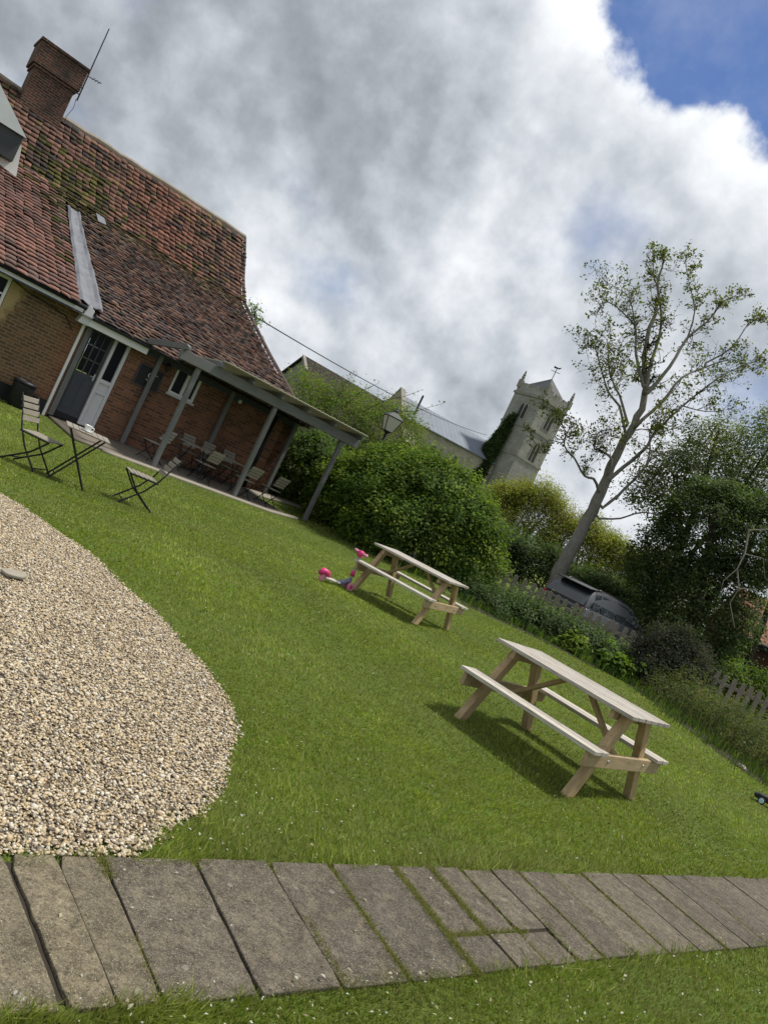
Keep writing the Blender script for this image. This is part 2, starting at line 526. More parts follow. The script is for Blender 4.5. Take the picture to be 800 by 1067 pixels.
def stone_mat(name, c1, c2, scale=1.0, courses=0.45):
    m, t = mat(name)
    co = t.n('ShaderNodeTexCoord').outputs['Object']
    s = t.n('ShaderNodeSeparateXYZ', {0: co})
    v = t.n('ShaderNodeCombineXYZ', {0: t.math('ADD', s.outputs[0], s.outputs[1]), 1: s.outputs[2], 2: 0.0})
    b = t.n('ShaderNodeTexBrick', {'Vector': v, 'Color1': (1, 1, 1, 1), 'Color2': (0.72, 0.72, 0.72, 1), 'Mortar': (0.6, 0.6, 0.6, 1), 'Scale': 1.0,
                                   'Mortar Size': 0.02, 'Mortar Smooth': 0.4, 'Brick Width': courses * 1.9, 'Row Height': courses})
    n = t.noise(co, 0.55 * scale, 8, 0.68)
    c = t.mix(t.ramp(n, [(0.3, 0.0), (0.7, 1.0)]), c1, c2)
    c = t.mix(0.5, c, b.outputs[0], 'MULTIPLY')
    k = t.noise(co, 5 * scale, 6, 0.7)
    c = t.mix(0.6, c, t.ramp(k, [(0.3, 0.55), (0.7, 1.15)]), 'MULTIPLY')
    finish(t, c, 0.92, k, 0.4, 0.05, spec=0.15)
    return m


M['stone'] = stone_mat('church_stone', (0.25, 0.243, 0.222), (0.40, 0.388, 0.352))
M['stonetrim'] = stone_mat('church_stone_trim', (0.26, 0.245, 0.215), (0.36, 0.34, 0.30), 2.0)
M['churchdark'] = paint('louvre_dark', (0.03, 0.03, 0.032), 0.8, 0.3, 3)
M['render'] = stone_mat('barn_render', (0.24, 0.235, 0.22), (0.33, 0.32, 0.30), 1.0)
M['flint'] = stone_mat('church_flint', (0.32, 0.29, 0.235), (0.48, 0.44, 0.37), 2.5, 0.3)


def seam_roof(name, c, spacing, axis):
    m, t = mat(name)
    co = t.n('ShaderNodeTexCoord').outputs['Object']
    s = t.n('ShaderNodeSeparateXYZ', {0: co})
    fr = t.math('FRACT', t.math('DIVIDE', s.outputs[axis], spacing))
    k = t.math('LESS_THAN', fr, 0.12)
    n = t.noise(co, 0.8, 5)
    cc = t.mix(n, tuple(v * 0.75 for v in c), tuple(v * 1.2 for v in c))
    cc = t.mix(t.math('MULTIPLY', k, 0.35), cc, tuple(v * 0.5 for v in c))
    finish(t, cc, 0.6, k, 0.6, 0.05)
    return m


M['naveroof'] = seam_roof('nave_lead_roof', (0.16, 0.185, 0.225), 0.7, 0)


def row_tiles(name, c1, c2, w=0.2, h=0.16, ax=0):
    m, t = mat(name)
    co = t.n('ShaderNodeTexCoord').outputs['Object']
    s = t.n('ShaderNodeSeparateXYZ', {0: co})
    v = t.n('ShaderNodeCombineXYZ', {0: s.outputs[ax], 1: s.outputs[2], 2: 0.0})
    b = t.n('ShaderNodeTexBrick', {'Vector': v, 'Color1': t.c4(c1), 'Color2': t.c4(c2), 'Mortar': t.c4(tuple(q * 0.35 for q in c1)), 'Scale': 1.0,
                                   'Mortar Size': 0.018, 'Mortar Smooth': 0.3, 'Brick Width': w, 'Row Height': h})
    n = t.noise(co, 1.2, 5)
    c = t.mix(t.math('MULTIPLY', n, 0.6), b.outputs[0], tuple(q * 0.5 for q in c2))
    finish(t, c, 0.9, t.math('SUBTRACT', 1.0, b.outputs[1]), 0.6, 0.03, spec=0.2)
    return m


M['housetile'] = row_tiles('orange_pantile', (0.30, 0.155, 0.095), (0.24, 0.12, 0.075), 0.22, 0.17)
M['barntile'] = row_tiles('dark_barn_tile', (0.055, 0.045, 0.04), (0.04, 0.034, 0.03), 0.25, 0.2)


def ground_mat():
    m, t = mat('lawn_ground')
    co = t.n('ShaderNodeTexCoord').outputs['Object']
    n = t.noise(co, 0.5, 6, 0.6); n2 = t.noise(co, 9.0, 6, 0.7); n3 = t.noise(co, 60, 4, 0.7)
    c = t.mix(t.ramp(n, [(0.35, 0.0), (0.65, 1.0)]), (0.09, 0.135, 0.025), (0.11, 0.155, 0.03))
    c = t.mix(t.ramp(n2, [(0.42, 0.0), (0.7, 0.7)]), c, (0.075, 0.078, 0.026))
    c = t.mix(0.7, c, t.ramp(n3, [(0.3, 0.4), (0.7, 1.3)]), 'MULTIPLY')
    finish(t, c, 0.95, n3, 0.6, 0.02, spec=0.1)
    return m


M['ground'] = ground_mat()


def slab_mat():
    m, t = mat('concrete_slab')
    a = t.n('ShaderNodeVertexColor', layer_name='Col')
    co = t.n('ShaderNodeTexCoord').outputs['Object']
    n = t.noise(co, 5.0, 7, 0.65); k = t.noise(co, 240, 3, 0.6); g = t.noise(co, 90, 4, 0.7)
    c = t.mix(t.ramp(n, [(0.35, 0.0), (0.7, 0.75)]), a.outputs[0], t.mix(1.0, a.outputs[0], (0.50, 0.49, 0.45), 'MULTIPLY'))
    c = t.mix(0.9, c, t.ramp(g, [(0.3, 0.45), (0.7, 1.35)]), 'MULTIPLY')
    bl = t.noise(co, 26, 6, 0.72)
    c = t.mix(0.85, c, t.ramp(bl, [(0.32, 0.5), (0.5, 1.0), (0.68, 1.45)]), 'MULTIPLY')
    c = t.mix(t.ramp(t.noise(co, 13, 5, 0.7), [(0.52, 0.0), (0.70, 0.30)]), c, (0.21, 0.18, 0.11))
    c = t.mix(t.ramp(k, [(0.575, 0.0), (0.66, 0.75)]), c, (0.36, 0.33, 0.26))
    c = t.mix(t.ramp(t.noise(co, 150, 3), [(0.33, 0.8), (0.40, 0.0)]), c, (0.02, 0.018, 0.014))
    li = t.n('ShaderNodeTexVoronoi', {'Vector': co, 'Scale': 7.0, 'Randomness': 1.0})
    lm = t.math('MULTIPLY', t.math('LESS_THAN', t.math('ADD', li.outputs['Distance'], t.math('MULTIPLY', n, 0.12)), 0.15), 0.35)
    c = t.mix(lm, c, (0.30, 0.29, 0.24))
    finish(t, c, 0.9, t.math('ADD', t.math('MULTIPLY', g, 0.7), n), 0.55, 0.006, spec=0.2)
    return m


M['slab'] = slab_mat()
M['gravelbed'] = paint('gravel_bed', (0.16, 0.125, 0.085), 0.95, 0.5, 90, bstr=0.8)
M['patio'] = paint('patio_concrete', (0.17, 0.145, 0.115), 0.9, 0.35, 5, bstr=0.4)
M['kerb'] = paint('pale_kerb', (0.30, 0.27, 0.22), 0.9, 0.25, 5, bstr=0.4)
M['asphalt'] = paint('asphalt', (0.055, 0.055, 0.055), 0.9, 0.25, 12)
M['soil'] = paint('bed_soil', (0.035, 0.028, 0.02), 0.95, 0.4, 20, bstr=0.8)


def poly_mat():
    m, t = mat('polycarbonate_sheet')
    df = t.n('ShaderNodeBsdfPrincipled', {'Base Color': (0.55, 0.52, 0.43, 1), 'Roughness': 0.45})
    tr = t.n('ShaderNodeBsdfTranslucent', {'Color': (0.55, 0.52, 0.44, 1)})
    t.n('ShaderNodeOutputMaterial', {0: t.n('ShaderNodeMixShader', {0: 0.18, 1: df, 2: tr})})
    return m


M['poly'] = poly_mat()
M['lampglass'] = paint('frosted_lamp_glass', (0.50, 0.49, 0.42), 0.3, 0.06, 4, 0, 0.5)

# ------------------------------------------------------------------ plant generators
def rand_unit(n):
    v = rng.normal(size=(n, 3)); return v / np.linalg.norm(v, axis=1, keepdims=True)


def leaf_geo(cen, size, cols, up=0.4, aspect=0.6, out=None):
    """one folded diamond per leaf"""
    n = len(cen)
    nor = rand_unit(n)
    nor[:, 2] = np.abs(nor[:, 2]) + up
    if out is not None: nor = nor + out * 0.8
    nor /= np.linalg.norm(nor, axis=1, keepdims=True)
    a = np.cross(nor, rand_unit(n)); a /= (np.linalg.norm(a, axis=1, keepdims=True) + 1e-9)
    b = np.cross(nor, a)
    s = (size * rng.uniform(0.45, 1.35, n))[:, None]
    v = np.empty((n, 4, 3))
    v[:, 0] = cen - a * s * 0.5
    v[:, 1] = cen + b * s * 0.5 * aspect + nor * s * 0.12
    v[:, 2] = cen + a * s * 0.5
    v[:, 3] = cen - b * s * 0.5 * aspect + nor * s * 0.12
    f = np.arange(n * 4).reshape(n, 4)
    return v.reshape(-1, 3), f, np.repeat(cols, 4, axis=0)


def tone(n, palette, jitter=0.18):
    pal = np.array(palette); i = rng.integers(0, len(pal), n)
    return pal[i] * rng.uniform(1 - jitter, 1 + jitter, (n, 1))


def blob_clusters(ells, n, inner=0.16, zmin=0.02, low=-0.75):
    """cluster centres in the outer shell of a union of ellipsoids"""
    E = np.array(ells, float)
    area = (E[:, 3] * E[:, 4] + E[:, 4] * E[:, 5] + E[:, 3] * E[:, 5])
    idx = rng.choice(len(E), n * 3, p=area / area.sum())
    dr = rand_unit(n * 3)
    dr[:, 2] = np.where(dr[:, 2] < low, -dr[:, 2], dr[:, 2])
    rad = 1 - np.abs(rng.normal(0, inner, n * 3))
    lump = 1 + 0.10 * np.sin(dr[:, 0] * 7 + idx) * np.sin(dr[:, 1] * 6 + 2 * idx) + 0.07 * np.sin(dr[:, 2] * 13 + 3 * idx)
    p = E[idx, :3] + dr * E[idx, 3:] * (rad * lump)[:, None]
    keep = p[:, 2] > zmin
    for k in range(len(E)):
        q = ((p - E[k, :3]) / E[k, 3:]); inside = (q ** 2).sum(1) < 0.45
        keep &= ~(inside & (idx != k))
    p, dr = p[keep][:n], dr[keep][:n]
    return p, dr


def foliage(name, ells, ncl, per, crad, lsize, palette, parent=None, up=0.4, aspect=0.6, inner=0.16, zmin=0.02, low=-0.75, droop=0.0):
    p, dr = blob_clusters(ells, ncl, inner, zmin, low)
    n = len(p)
    ctone = tone(n, palette, 0.12)
    ctone = ctone * (1 + 0.22 * np.sin(p[:, :1] * 2.7 + 1.3 * np.sin(p[:, 2:3] * 3.1)) * np.sin(p[:, 1:2] * 2.1 + p[:, 2:3] * 2.3))
    stray = rng.uniform(0, 1, n) < 0.07
    p = p.copy(); p[stray] += dr[stray] * rng.uniform(0.05, 0.30, (int(stray.sum()), 1)) + np.array([0, 0, 0.05])
    off = rng.normal(size=(n, per, 3)) * crad * 0.55
    off[:, :, 2] -= np.abs(off[:, :, 2]) * droop
    cen = (p[:, None, :] + off).reshape(-1, 3)
    cols = np.repeat(ctone, per, axis=0) * rng.uniform(0.75, 1.25, (n * per, 1))
    out = np.repeat(dr, per, axis=0)
    v, f, c = leaf_geo(cen, lsize, cols, up, aspect, out)
    return np_mesh(name, v, f, M['leaf'], parent, c)


def stems(name, base, tips, r, matl, parent=None, bend=0.25):
    mb = MB()
    for tp in tips:
        a = Vector(base) + Vector((random.uniform(-.08, .08), random.uniform(-.08, .08), 0)); b = Vector(tp)
        mid = a.lerp(b, 0.5) + Vector((random.uniform(-1, 1), random.uniform(-1, 1), random.uniform(0, .6))) * bend * (b - a).length * 0.4
        mb.tube([a, a.lerp(mid, 0.55), mid, b], [r, r * 0.8, r * 0.6, r * 0.25], 6)
    return mb.build(name, matl, parent, smooth=True)


def bush(name, label, cat, ells, ncl, per, crad, lsize, palette, group=None, stem_mat=None, nst=7, **kw):
    e = np.array(ells)
    c = e[:, :3].mean(0); base = (float(c[0]), float(c[1]), float(gz(c[0], c[1])))
    root = empty(name, base, 0, label, cat, group)
    loc = [(q[0] - base[0], q[1] - base[1], q[2] - base[2], q[3], q[4], q[5]) for q in ells]
    foliage('foliage', loc, ncl, per, crad, lsize, palette, root, **kw)
    tips = []
    for k in range(nst):
        q = loc[k % len(loc)]
        tips.append((q[0] + random.uniform(-.6, .6) * q[3], q[1] + random.uniform(-.6, .6) * q[4], q[2] + random.uniform(0.0, .6) * q[5]))
    stems('stem', (0, 0, 0), tips, 0.03 + 0.012 * max(q[5] for q in loc), stem_mat or M['bark_dark'], root)
    return root


# ------------------------------------------------------------------ ground
def build_ground():
    def lines(lo, a, b, hi, step):
        core = np.arange(a, b + 1e-6, step)
        l = [a - 2 ** k for k in range(0, 20) if a - 2 ** k > lo][::-1]
        h = [b + 2 ** k for k in range(0, 20) if b + 2 ** k < hi]
        return np.array([lo] + l + list(core) + h + [hi])
    xs = lines(-900, -24, 26, 900, 0.5); ys = lines(-300, -6, 46, 1800, 0.5)
    X, Y = np.meshgrid(xs, ys)
    Z = gz(X, Y)
    v = np.stack([X, Y, Z], -1).reshape(-1, 3)
    nx, ny = len(xs), len(ys)
    i = np.arange(ny - 1)[:, None] * nx + np.arange(nx - 1)[None]
    f = np.stack([i, i + 1, i + nx + 1, i + nx], -1).reshape(-1, 4)
    o = np_mesh('lawn', v, f, M['ground'], smooth=True)
    tag(o, kind='structure')


build_ground()


def sheet(name, u0, u1, w0, w1, dz, matl, step=0.25, thick=0.0, parent=None):
    us = np.linspace(u0, u1, max(2, int((u1 - u0) / step))); ws = np.linspace(w0, w1, max(2, int((w1 - w0) / step)))
    U_, W_ = np.meshgrid(us, ws)
    X = PO.x + U_ * PU.x + W_ * PN.x; Y = PO.y + U_ * PU.y + W_ * PN.y
    Z = gz(X, Y) + dz
    v = np.stack([X, Y, Z], -1).reshape(-1, 3); nx, ny = len(us), len(ws)
    i = np.arange(ny - 1)[:, None] * nx + np.arange(nx - 1)[None]
    f = np.stack([i, i + nx, i + nx + 1, i + 1], -1).reshape(-1, 4)
    o = np_mesh(name, v, f, matl, parent)
    if thick:
        s = o.modifiers.new('solid', 'SOLIDIFY'); s.thickness = thick; s.offset = 0
    return o


tag(sheet('patio', 4.75, 9.95, 0.05, 2.62, 0.02, M['patio'], thick=0.06), kind='structure')
tag(sheet('patio_kerb', 5.3, 10.25, 2.625, 2.82, 0.015, M['kerb'], thick=0.07), kind='structure')
tag(sheet('side_path', 9.96, 13.0, 0.1, 0.75, 0.02, M['kerb'], thick=0.06), kind='structure')

# driveway beyond the fence
mb = MB(); mb.add([(-2, 22.2, 0.006), (40, 22.2, 0.006), (40, 27.2, 0.006), (-2, 27.2, 0.006)], [(0, 1, 2, 3)])
tag(mb.build('driveway', M['asphalt']), kind='structure')

# gravel
GRAVEL = [(-3.17, 6.83), (-2.62, 6.55), (-2.14, 6.22), (-1.67, 5.86), (-1.25, 5.43), (-0.95, 5.16), (-0.70, 4.86), (-0.50, 4.62), (-0.37, 4.40), (-0.27, 4.18), (-0.21, 3.95),
          (-0.16, 3.66), (-0.14, 3.40), (-0.13, 3.05), (-0.21, 2.80), (-0.26, 2.52), (-2.2, 0.82), (-6.0, 3.0), (-7.0, 8.2), (-4.6, 7.5)]


def in_poly(x, y, poly):
    x = np.asarray(x); y = np.asarray(y); c = np.zeros(x.shape, bool); n = len(poly)
    for i in range(n):
        x0, y0 = poly[i]; x1, y1 = poly[(i + 1) % n]
        cond = ((y0 > y) != (y1 > y))
        with np.errstate(divide='ignore', invalid='ignore'):
            xi = (x1 - x0) * (y - y0) / (y1 - y0 + 1e-12) + x0
        c ^= cond & (x < xi)
    return c


_gx, _gy = np.meshgrid(np.arange(-7, 0.1, 0.07), np.arange(0.9, 8.3, 0.07)); _gx = _gx.ravel(); _gy = _gy.ravel()
_in = in_poly(_gx, _gy, GRAVEL) & in_poly(_gx + 0.05, _gy - 0.03, GRAVEL); _gx, _gy = _gx[_in], _gy[_in]
_off = np.array([(-.035, -.035), (.035, -.035), (.035, .035), (-.035, .035)])
_vx = (_gx[:, None] + _off[None, :, 0]).ravel(); _vy = (_gy[:, None] + _off[None, :, 1]).ravel()
tag(np_mesh('gravel_area', np.stack([_vx, _vy, gz(_vx, _vy) + 0.007], -1), np.arange(len(_vx)).reshape(-1, 4), M['gravelbed']), kind='structure')


def pebbles():
    bm = bmesh.new(); bmesh.ops.create_icosphere(bm, subdivisions=1, radius=1.0)
    bv = np.array([v.co[:] for v in bm.verts]); bf = np.array([[v.index for v in f.verts] for f in bm.faces]); bm.free()
    n0 = 330000
    x = rng.uniform(-4.6, 0.0, n0); y = rng.uniform(1.2, 7.4, n0)
    wob = 0.010 * np.sin(x * 7) + 0.010 * np.sin(y * 9) + rng.normal(0, 0.014, n0)
    k = in_poly(x + wob, y + wob, GRAVEL) & (x > -0.62 * y - 0.9)
    # keep off the slabs
    q = (x + 0.58) * (-0.643) + (y - 2.24) * 0.766
    k &= q > 0.002
    x, y = x[k], y[k]; n = len(x)
    s = (0.0030 + 0.0058 * rng.beta(1.6, 2.2, n)) * rng.choice([1, 1, 1, 1.45], n)
    sc = np.stack([s * rng.uniform(0.9, 1.5, n), s * rng.uniform(0.8, 1.1, n), s * rng.uniform(0.42, 0.75, n)], -1)
    jit = rng.uniform(0.58, 1.32, (n, len(bv), 1))
    v = bv[None] * jit * sc[:, None, :]
    a = rng.uniform(0, 2 * np.pi, n); b = rng.normal(0, 0.45, n)
    cb, sb = np.cos(b)[:, None], np.sin(b)[:, None]
    vy = v[:, :, 1] * cb - v[:, :, 2] * sb; vz = v[:, :, 1] * sb + v[:, :, 2] * cb
    ca, sa = np.cos(a)[:, None], np.sin(a)[:, None]
    vx = v[:, :, 0] * ca - vy * sa; vy2 = v[:, :, 0] * sa + vy * ca
    V = np.stack([vx + x[:, None], vy2 + y[:, None], vz + (gz(x, y) + 0.008 + rng.uniform(0, 0.010, n))[:, None]], -1).reshape(-1, 3)
    F = (bf[None] + (np.arange(n) * len(bv))[:, None, None]).reshape(-1, 3)
    pal = [(0.52, 0.42, 0.275), (0.57, 0.475, 0.33), (0.60, 0.525, 0.40), (0.43, 0.33, 0.20), (0.48, 0.365, 0.215), (0.61, 0.57, 0.48), (0.33, 0.26, 0.175), (0.37, 0.32, 0.25), (0.54, 0.435, 0.27), (0.18, 0.15, 0.115)]
    c = np.repeat(tone(n, pal, 0.15), len(bv), axis=0)
    o = np_mesh('gravel', V, F, M['pebble'], colors=c, smooth=False)
    tag(o, 'tan and cream pebble gravel beside the lawn', 'gravel', kind='stuff')


pebbles()

# ------------------------------------------------------------------ slab path (frame: p along, q across, from the lawn-side edge down)
PP = Vector((-0.58, 2.245, 0)); PD = Vector((0.766, 0.643, 0)); PQ = Vector((0.643, -0.766, 0))


def path_pt(p, q, z=0.0):
    v = PP + PD * p + PQ * q
    return (v.x, v.y, float(gz(v.x, v.y)) + z)


def path_w(p):
    return 0.592 + 0.012 * max(-1, min(p, 4)) + 0.010 * math.sin(p * 1.7)


mb = MB()
mb.add([path_pt(-3, 0.012, 0.003), path_pt(8.5, 0.06, 0.003), path_pt(8.5, 0.60, 0.003), path_pt(-3, 0.55, 0.003)], [(0, 1, 2, 3)])
bed = mb.build('path_bed', M['soil']); tag(bed, kind='structure')
mb = MB()
cuts = [-3.0, -2.65, -2.3, -1.98, -1.65, -1.32, -1.0, -0.66, -0.34, 0.0, 0.160, 0.312, 0.656, 0.976, 1.287, 1.663, 1.909, 2.119, 2.35, 2.567, 2.859, 3.18, 3.518, 3.83, 4.139, 4.42, 4.76, 5.1, 5.47, 5.97, 6.4, 6.8, 7.2, 7.6, 8.0]
pal = [(0.175, 0.148, 0.10), (0.162, 0.138, 0.096), (0.118, 0.101, 0.078), (0.108, 0.094, 0.075), (0.128, 0.11, 0.083)]
half_slabs = []
for i in range(len(cuts) - 1):
    a, b = cuts[i], cuts[i + 1]
    g = (0.0016 if abs(a) < 1e-3 else 0.0022) if a < 1.2 else 0.0045
    if abs(a) < 1e-3: g0 = 0.011
    elif abs(a - 0.16) < 1e-3: g0 = -0.0012
    else: g0 = g
    wq = path_w((a + b) / 2); skew = 0
    q0 = 0.0 + (0.02 if a > 2 else 0) * random.random()
    pieces = [(q0, wq)]
    if 1.6 < a < 2.2: pieces = [(q0, wq * 0.68), (wq * 0.70, wq)]
    for (qa, qb) in pieces:
        _k = random.uniform(0.9, 1.08); mb.cur = tuple(c * _k for c in random.choice(pal[:2] if a < 0.3 else pal[2:]))
        zt = 0.013 + random.uniform(-0.003, 0.004); tl = random.uniform(-0.003, 0.004)
        # worn outline: long edges wander and chip, corners are knocked off
        ring = []
        nq = 9
        def slant(p_, q_):
            return p_ + (q_ / wq) * float(np.interp(p_, [-0.4, 0.0, 0.16, 0.312, 0.656, 9], [0.03, 0.03, 0.012, -0.015, -0.05, -0.055]))
        chip = random.random() < 0.35
        for k in range(nq + 1):
            q_ = qa + (qb - qa) * k / nq
            in_ = 0.006 if k in (0, nq) else 0.0
            ring.append((slant(b - g, q_) - abs(random.gauss(0, 0.0022)) - in_, q_))
        for k in range(nq, -1, -1):
            q_ = qa + (qb - qa) * k / nq
            in_ = (0.02 if chip and k == 0 else 0.006) if k in (0, nq) else 0.0
            ring.append((slant(a + g0, q_) + (abs(random.gauss(0, 0.0022 if abs(a) > 1e-3 else 0.005)) if abs(a - 0.16) > 1e-3 else 0) + in_, q_))
        top = [path_pt(p_, q_, zt + tl * (1 - (q_ - qa) / (qb - qa))) for p_, q_ in ring]
        bot = [path_pt(p_, q_, -0.03) for p_, q_ in ring]
        n_r = len(ring)
        mb.add(top + bot, [tuple(range(n_r))] + [(k, n_r + k, n_r + (k + 1) % n_r, (k + 1) % n_r) for k in range(n_r)])
sl = mb.build('paved_path', M['slab'], bevel=0.004, colored=True)
tag(sl, kind='structure')

# ------------------------------------------------------------------ the lawn's grass
BEDLINE = [(-1.15, 19.9), (-0.3, 18.7), (0.9, 17.4), (2.4, 16.05), (3.3, 16.3), (4.3, 16.5), (5.3, 16.4), (6.2, 16.6), (6.35, 15.2), (6.4, 14.0), (6.45, 12.6), (6.55, 11.6), (6.85, 11.0), (7.4, 10.2), (8.6, 9.0),
           (30, 8), (30, 40), (-1.15, 40)]


def path_pq(x, y):
    dx = x - PP.x; dy = y - PP.y
    return dx * PD.x + dy * PD.y, dx * PQ.x + dy * PQ.y


def grass():
    n0 = 930000
    r = np.exp(rng.uniform(math.log(1.0), math.log(27.0), n0)); az = rng.uniform(R(-50), R(54), n0)
    # nothing is needed above the view's lower left / right wedge, keep a margin for side views
    x = r * np.sin(az); y = r * np.cos(az)
    u = (x - PO.x) * PU.x + (y - PO.y) * PU.y; w = (x - PO.x) * PN.x + (y - PO.y) * PN.y
    edge = rng.normal(0, 0.014, n0)
    k = ~in_poly(x + edge + 0.02 * np.sin(y * 19), y + edge, GRAVEL)
    p, q = path_pq(x, y)
    wq = 0.592 + 0.012 * np.clip(p, -1, 4)
    frn = 0.014 * np.sin(p * 11 + 2 * np.sin(p * 3.7)) + 0.012 * np.sin(p * 31) + 0.010 * np.sin(p * 77 + 1)
    k &= ~((q > 0.004 + frn + edge * 0.7) & (q < wq - 0.006 + frn + edge * 0.7))
    k &= ~in_poly(x, y, BEDLINE)
    k &= ~((u > 4.7) & (u < 10.2) & (w > -1) & (w < 2.84)) & (w > -0.1)
    x, y, r, q, p, w, u = x[k], y[k], r[k], q[k], p[k], w[k], u[k]
    n = len(x)
    # worn, mown texture: height and colour change in patches
    pt = np.sin(x * 1.9 + 1.3 * np.sin(y * 1.1)) * np.sin(y * 1.6 + 1.1 * np.sin(x * 0.8))
    pt2 = np.sin(x * 6.1 + 2 * np.sin(y * 4.3)) * np.sin(y * 7.2 + np.sin(x * 5))
    h = (0.021 + 0.005 * pt + 0.005 * pt2) * rng.uniform(0.5, 1.45, n)
    wq = 0.592 + 0.012 * np.clip(p, -1, 4)
    near_edge = np.exp(-np.minimum(np.abs(q), np.abs(q - wq)) / 0.06) * (p > -3)
    h *= 1 + 1.0 * near_edge
    gedge = np.exp(-np.hypot(x + 0.12, y - 2.85) / 0.16)
    h *= 1 + 0.7 * gedge
    lean = rng.normal(0, 1, (n, 2)) * (h * (0.55))[:, None]
    lean += (np.stack([np.sin(x * 2.3 + y), np.cos(y * 2.1 - x)], -1) * 0.35) * h[:, None]
    wd = np.maximum(0.0022, r * 0.00075) * rng.uniform(0.7, 1.3, n)
    th = rng.uniform(0, 2 * np.pi, n)
    z = gz(x, y)
    V = np.empty((n, 3, 3))
    bx, by = np.cos(th) * wd, np.sin(th) * wd
    V[:, 0] = np.stack([x - bx, y - by, z - 0.004], -1)
    V[:, 1] = np.stack([x + bx, y + by, z - 0.004], -1)
    V[:, 2] = np.stack([x + lean[:, 0], y + lean[:, 1], z + h], -1)
    pal = [(0.165, 0.212, 0.030), (0.19, 0.238, 0.037), (0.125, 0.175, 0.024), (0.225, 0.265, 0.052), (0.16, 0.218, 0.030), (0.30, 0.295, 0.105)]
    c = tone(n, pal, 0.32) * (1 + 0.12 * np.sin(x * 0.8 + 0.6 * y + 1.5 * np.sin(y * .7)) + 0.20 * pt + 0.15 * pt2 + 0.10 * np.sin(x * 13 + 3 * np.sin(y * 9)) * np.sin(y * 15))[:, None]
    worn = np.clip(np.sin(x * 3.1 + 1.7 * np.sin(y * 2.3)) * np.sin(y * 2.7 + 1.2 * np.sin(x * 1.9)) - 0.35, 0, 1)
    c = c * (1 - 0.5 * worn[:, None]) + np.array([0.19, 0.175, 0.075]) * 0.5 * worn[:, None]
    dry = rng.uniform(0, 1, n) < 0.07
    c[dry] = np.array([0.20, 0.17, 0.075])
    o = np_mesh('grass', V.reshape(-1, 3), np.arange(n * 3).reshape(n, 3), M['grassblade'], colors=np.repeat(c, 3, axis=0))
    tag(o, 'short mown green grass of the pub lawn', 'grass', kind='stuff')

    # moss and tufts growing in the slab joints
    P, Q = [], []
    def joint(p0, q0, p1, q1, n, sp):
        tt = rng.uniform(0, 1, n)
        P.append(p0 + (p1 - p0) * tt + rng.normal(0, sp, n)); Q.append(q0 + (q1 - q0) * tt + rng.normal(0, sp, n))
    joint(1.287, 0.0, 1.235, 0.60, 1500, 0.008); joint(1.663, 0.0, 1.60, 0.62, 3600, 0.013); joint(1.909, 0.0, 1.87, 0.42, 2000, 0.012); joint(1.64, 0.42, 2.15, 0.42, 900, 0.008)
    joint(0.976, 0.30, 0.945, 0.60, 380, 0.006); joint(0.312, 0.0, 0.308, 0.10, 520, 0.014); joint(0.656, 0.0, 0.655, 0.05, 140, 0.012); joint(0.30, 0.35, 0.29, 0.55, 200, 0.006)
    joint(2.119, 0, 2.07, 0.63, 500, 0.007); joint(2.567, 0.0, 2.51, 0.64, 1100, 0.010); joint(2.859, 0, 2.80, 0.64, 420, 0.008)
    joint(3.18, 0, 3.13, 0.64, 800, 0.012); joint(3.83, 0, 3.78, 0.64, 700, 0.012); joint(4.42, 0, 4.37, 0.64, 500, 0.012); joint(0.976, 0, 0.97, 0.07, 160, 0.01)
    joint(2.35, 0.3, 2.31, 0.63, 500, 0.009)
    p = np.concatenate(P); q = np.concatenate(Q); n = len(p)
    x = PP.x + PD.x * p + PQ.x * q; y = PP.y + PD.y * p + PQ.y * q; z = gz(x, y) + 0.002
    h = rng.uniform(0.008, 0.028, n); th = rng.uniform(0, 6.28, n); lean = rng.normal(0, 0.012, (n, 2)); wd = rng.uniform(0.0016, 0.0032, n)
    V = np.empty((n, 3, 3)); bx, by = np.cos(th) * wd, np.sin(th) * wd
    V[:, 0] = np.stack([x - bx, y - by, z], -1); V[:, 1] = np.stack([x + bx, y + by, z], -1); V[:, 2] = np.stack([x + lean[:, 0], y + lean[:, 1], z + h], -1)
    c = tone(n, [(0.14, 0.16, 0.04), (0.19, 0.195, 0.06), (0.25, 0.225, 0.10)], 0.2)
    o = np_mesh('joint_moss', V.reshape(-1, 3), np.arange(n * 3).reshape(n, 3), M['grassblade'], colors=np.repeat(c, 3, axis=0))
    tag(o, 'moss and grass tufts growing in the slab joints', 'moss', kind='stuff')

    # pale petals and daisies scattered over the lawn and path
    n0 = 6500
    r = np.exp(rng.uniform(math.log(1.7), math.log(16), n0)); az = rng.uniform(R(-25), R(36), n0)
    x = r * np.sin(az); y = r * np.cos(az)
    k = ~in_poly(x, y, GRAVEL) & ~in_poly(x, y, BEDLINE)
    dens = 0.35 + 0.65 * (np.sin(x * 1.3 + 1) * np.sin(y * 0.9) > 0)
    _p, _q = path_pq(x, y); dens = np.where((_q > 0) & (_q < 0.56), 0.12, dens)
    k &= rng.uniform(0, 1, n0) < dens * 0.6
    x, y = x[k], y[k]; p, q = path_pq(x, y); on = (q > 0) & (q < 0.56)
    z = gz(x, y) + np.where(on, 0.013, 0.030) + rng.uniform(0, 0.006, len(x))
    pal = [(0.60, 0.60, 0.56), (0.55, 0.52, 0.42), (0.34, 0.28, 0.18), (0.5, 0.5, 0.48)]
    v, f, c = leaf_geo(np.stack([x, y, z], -1), rng.choice([0.009, 0.012, 0.016], len(x)), tone(len(x), pal, 0.1), 1.5, 0.6)
    o = np_mesh('fallen_petals', v, f, M['leaf'], colors=c)
    tag(o, 'tiny pale petals and leaf scraps scattered on the grass and slabs', 'petals', kind='stuff')


grass()

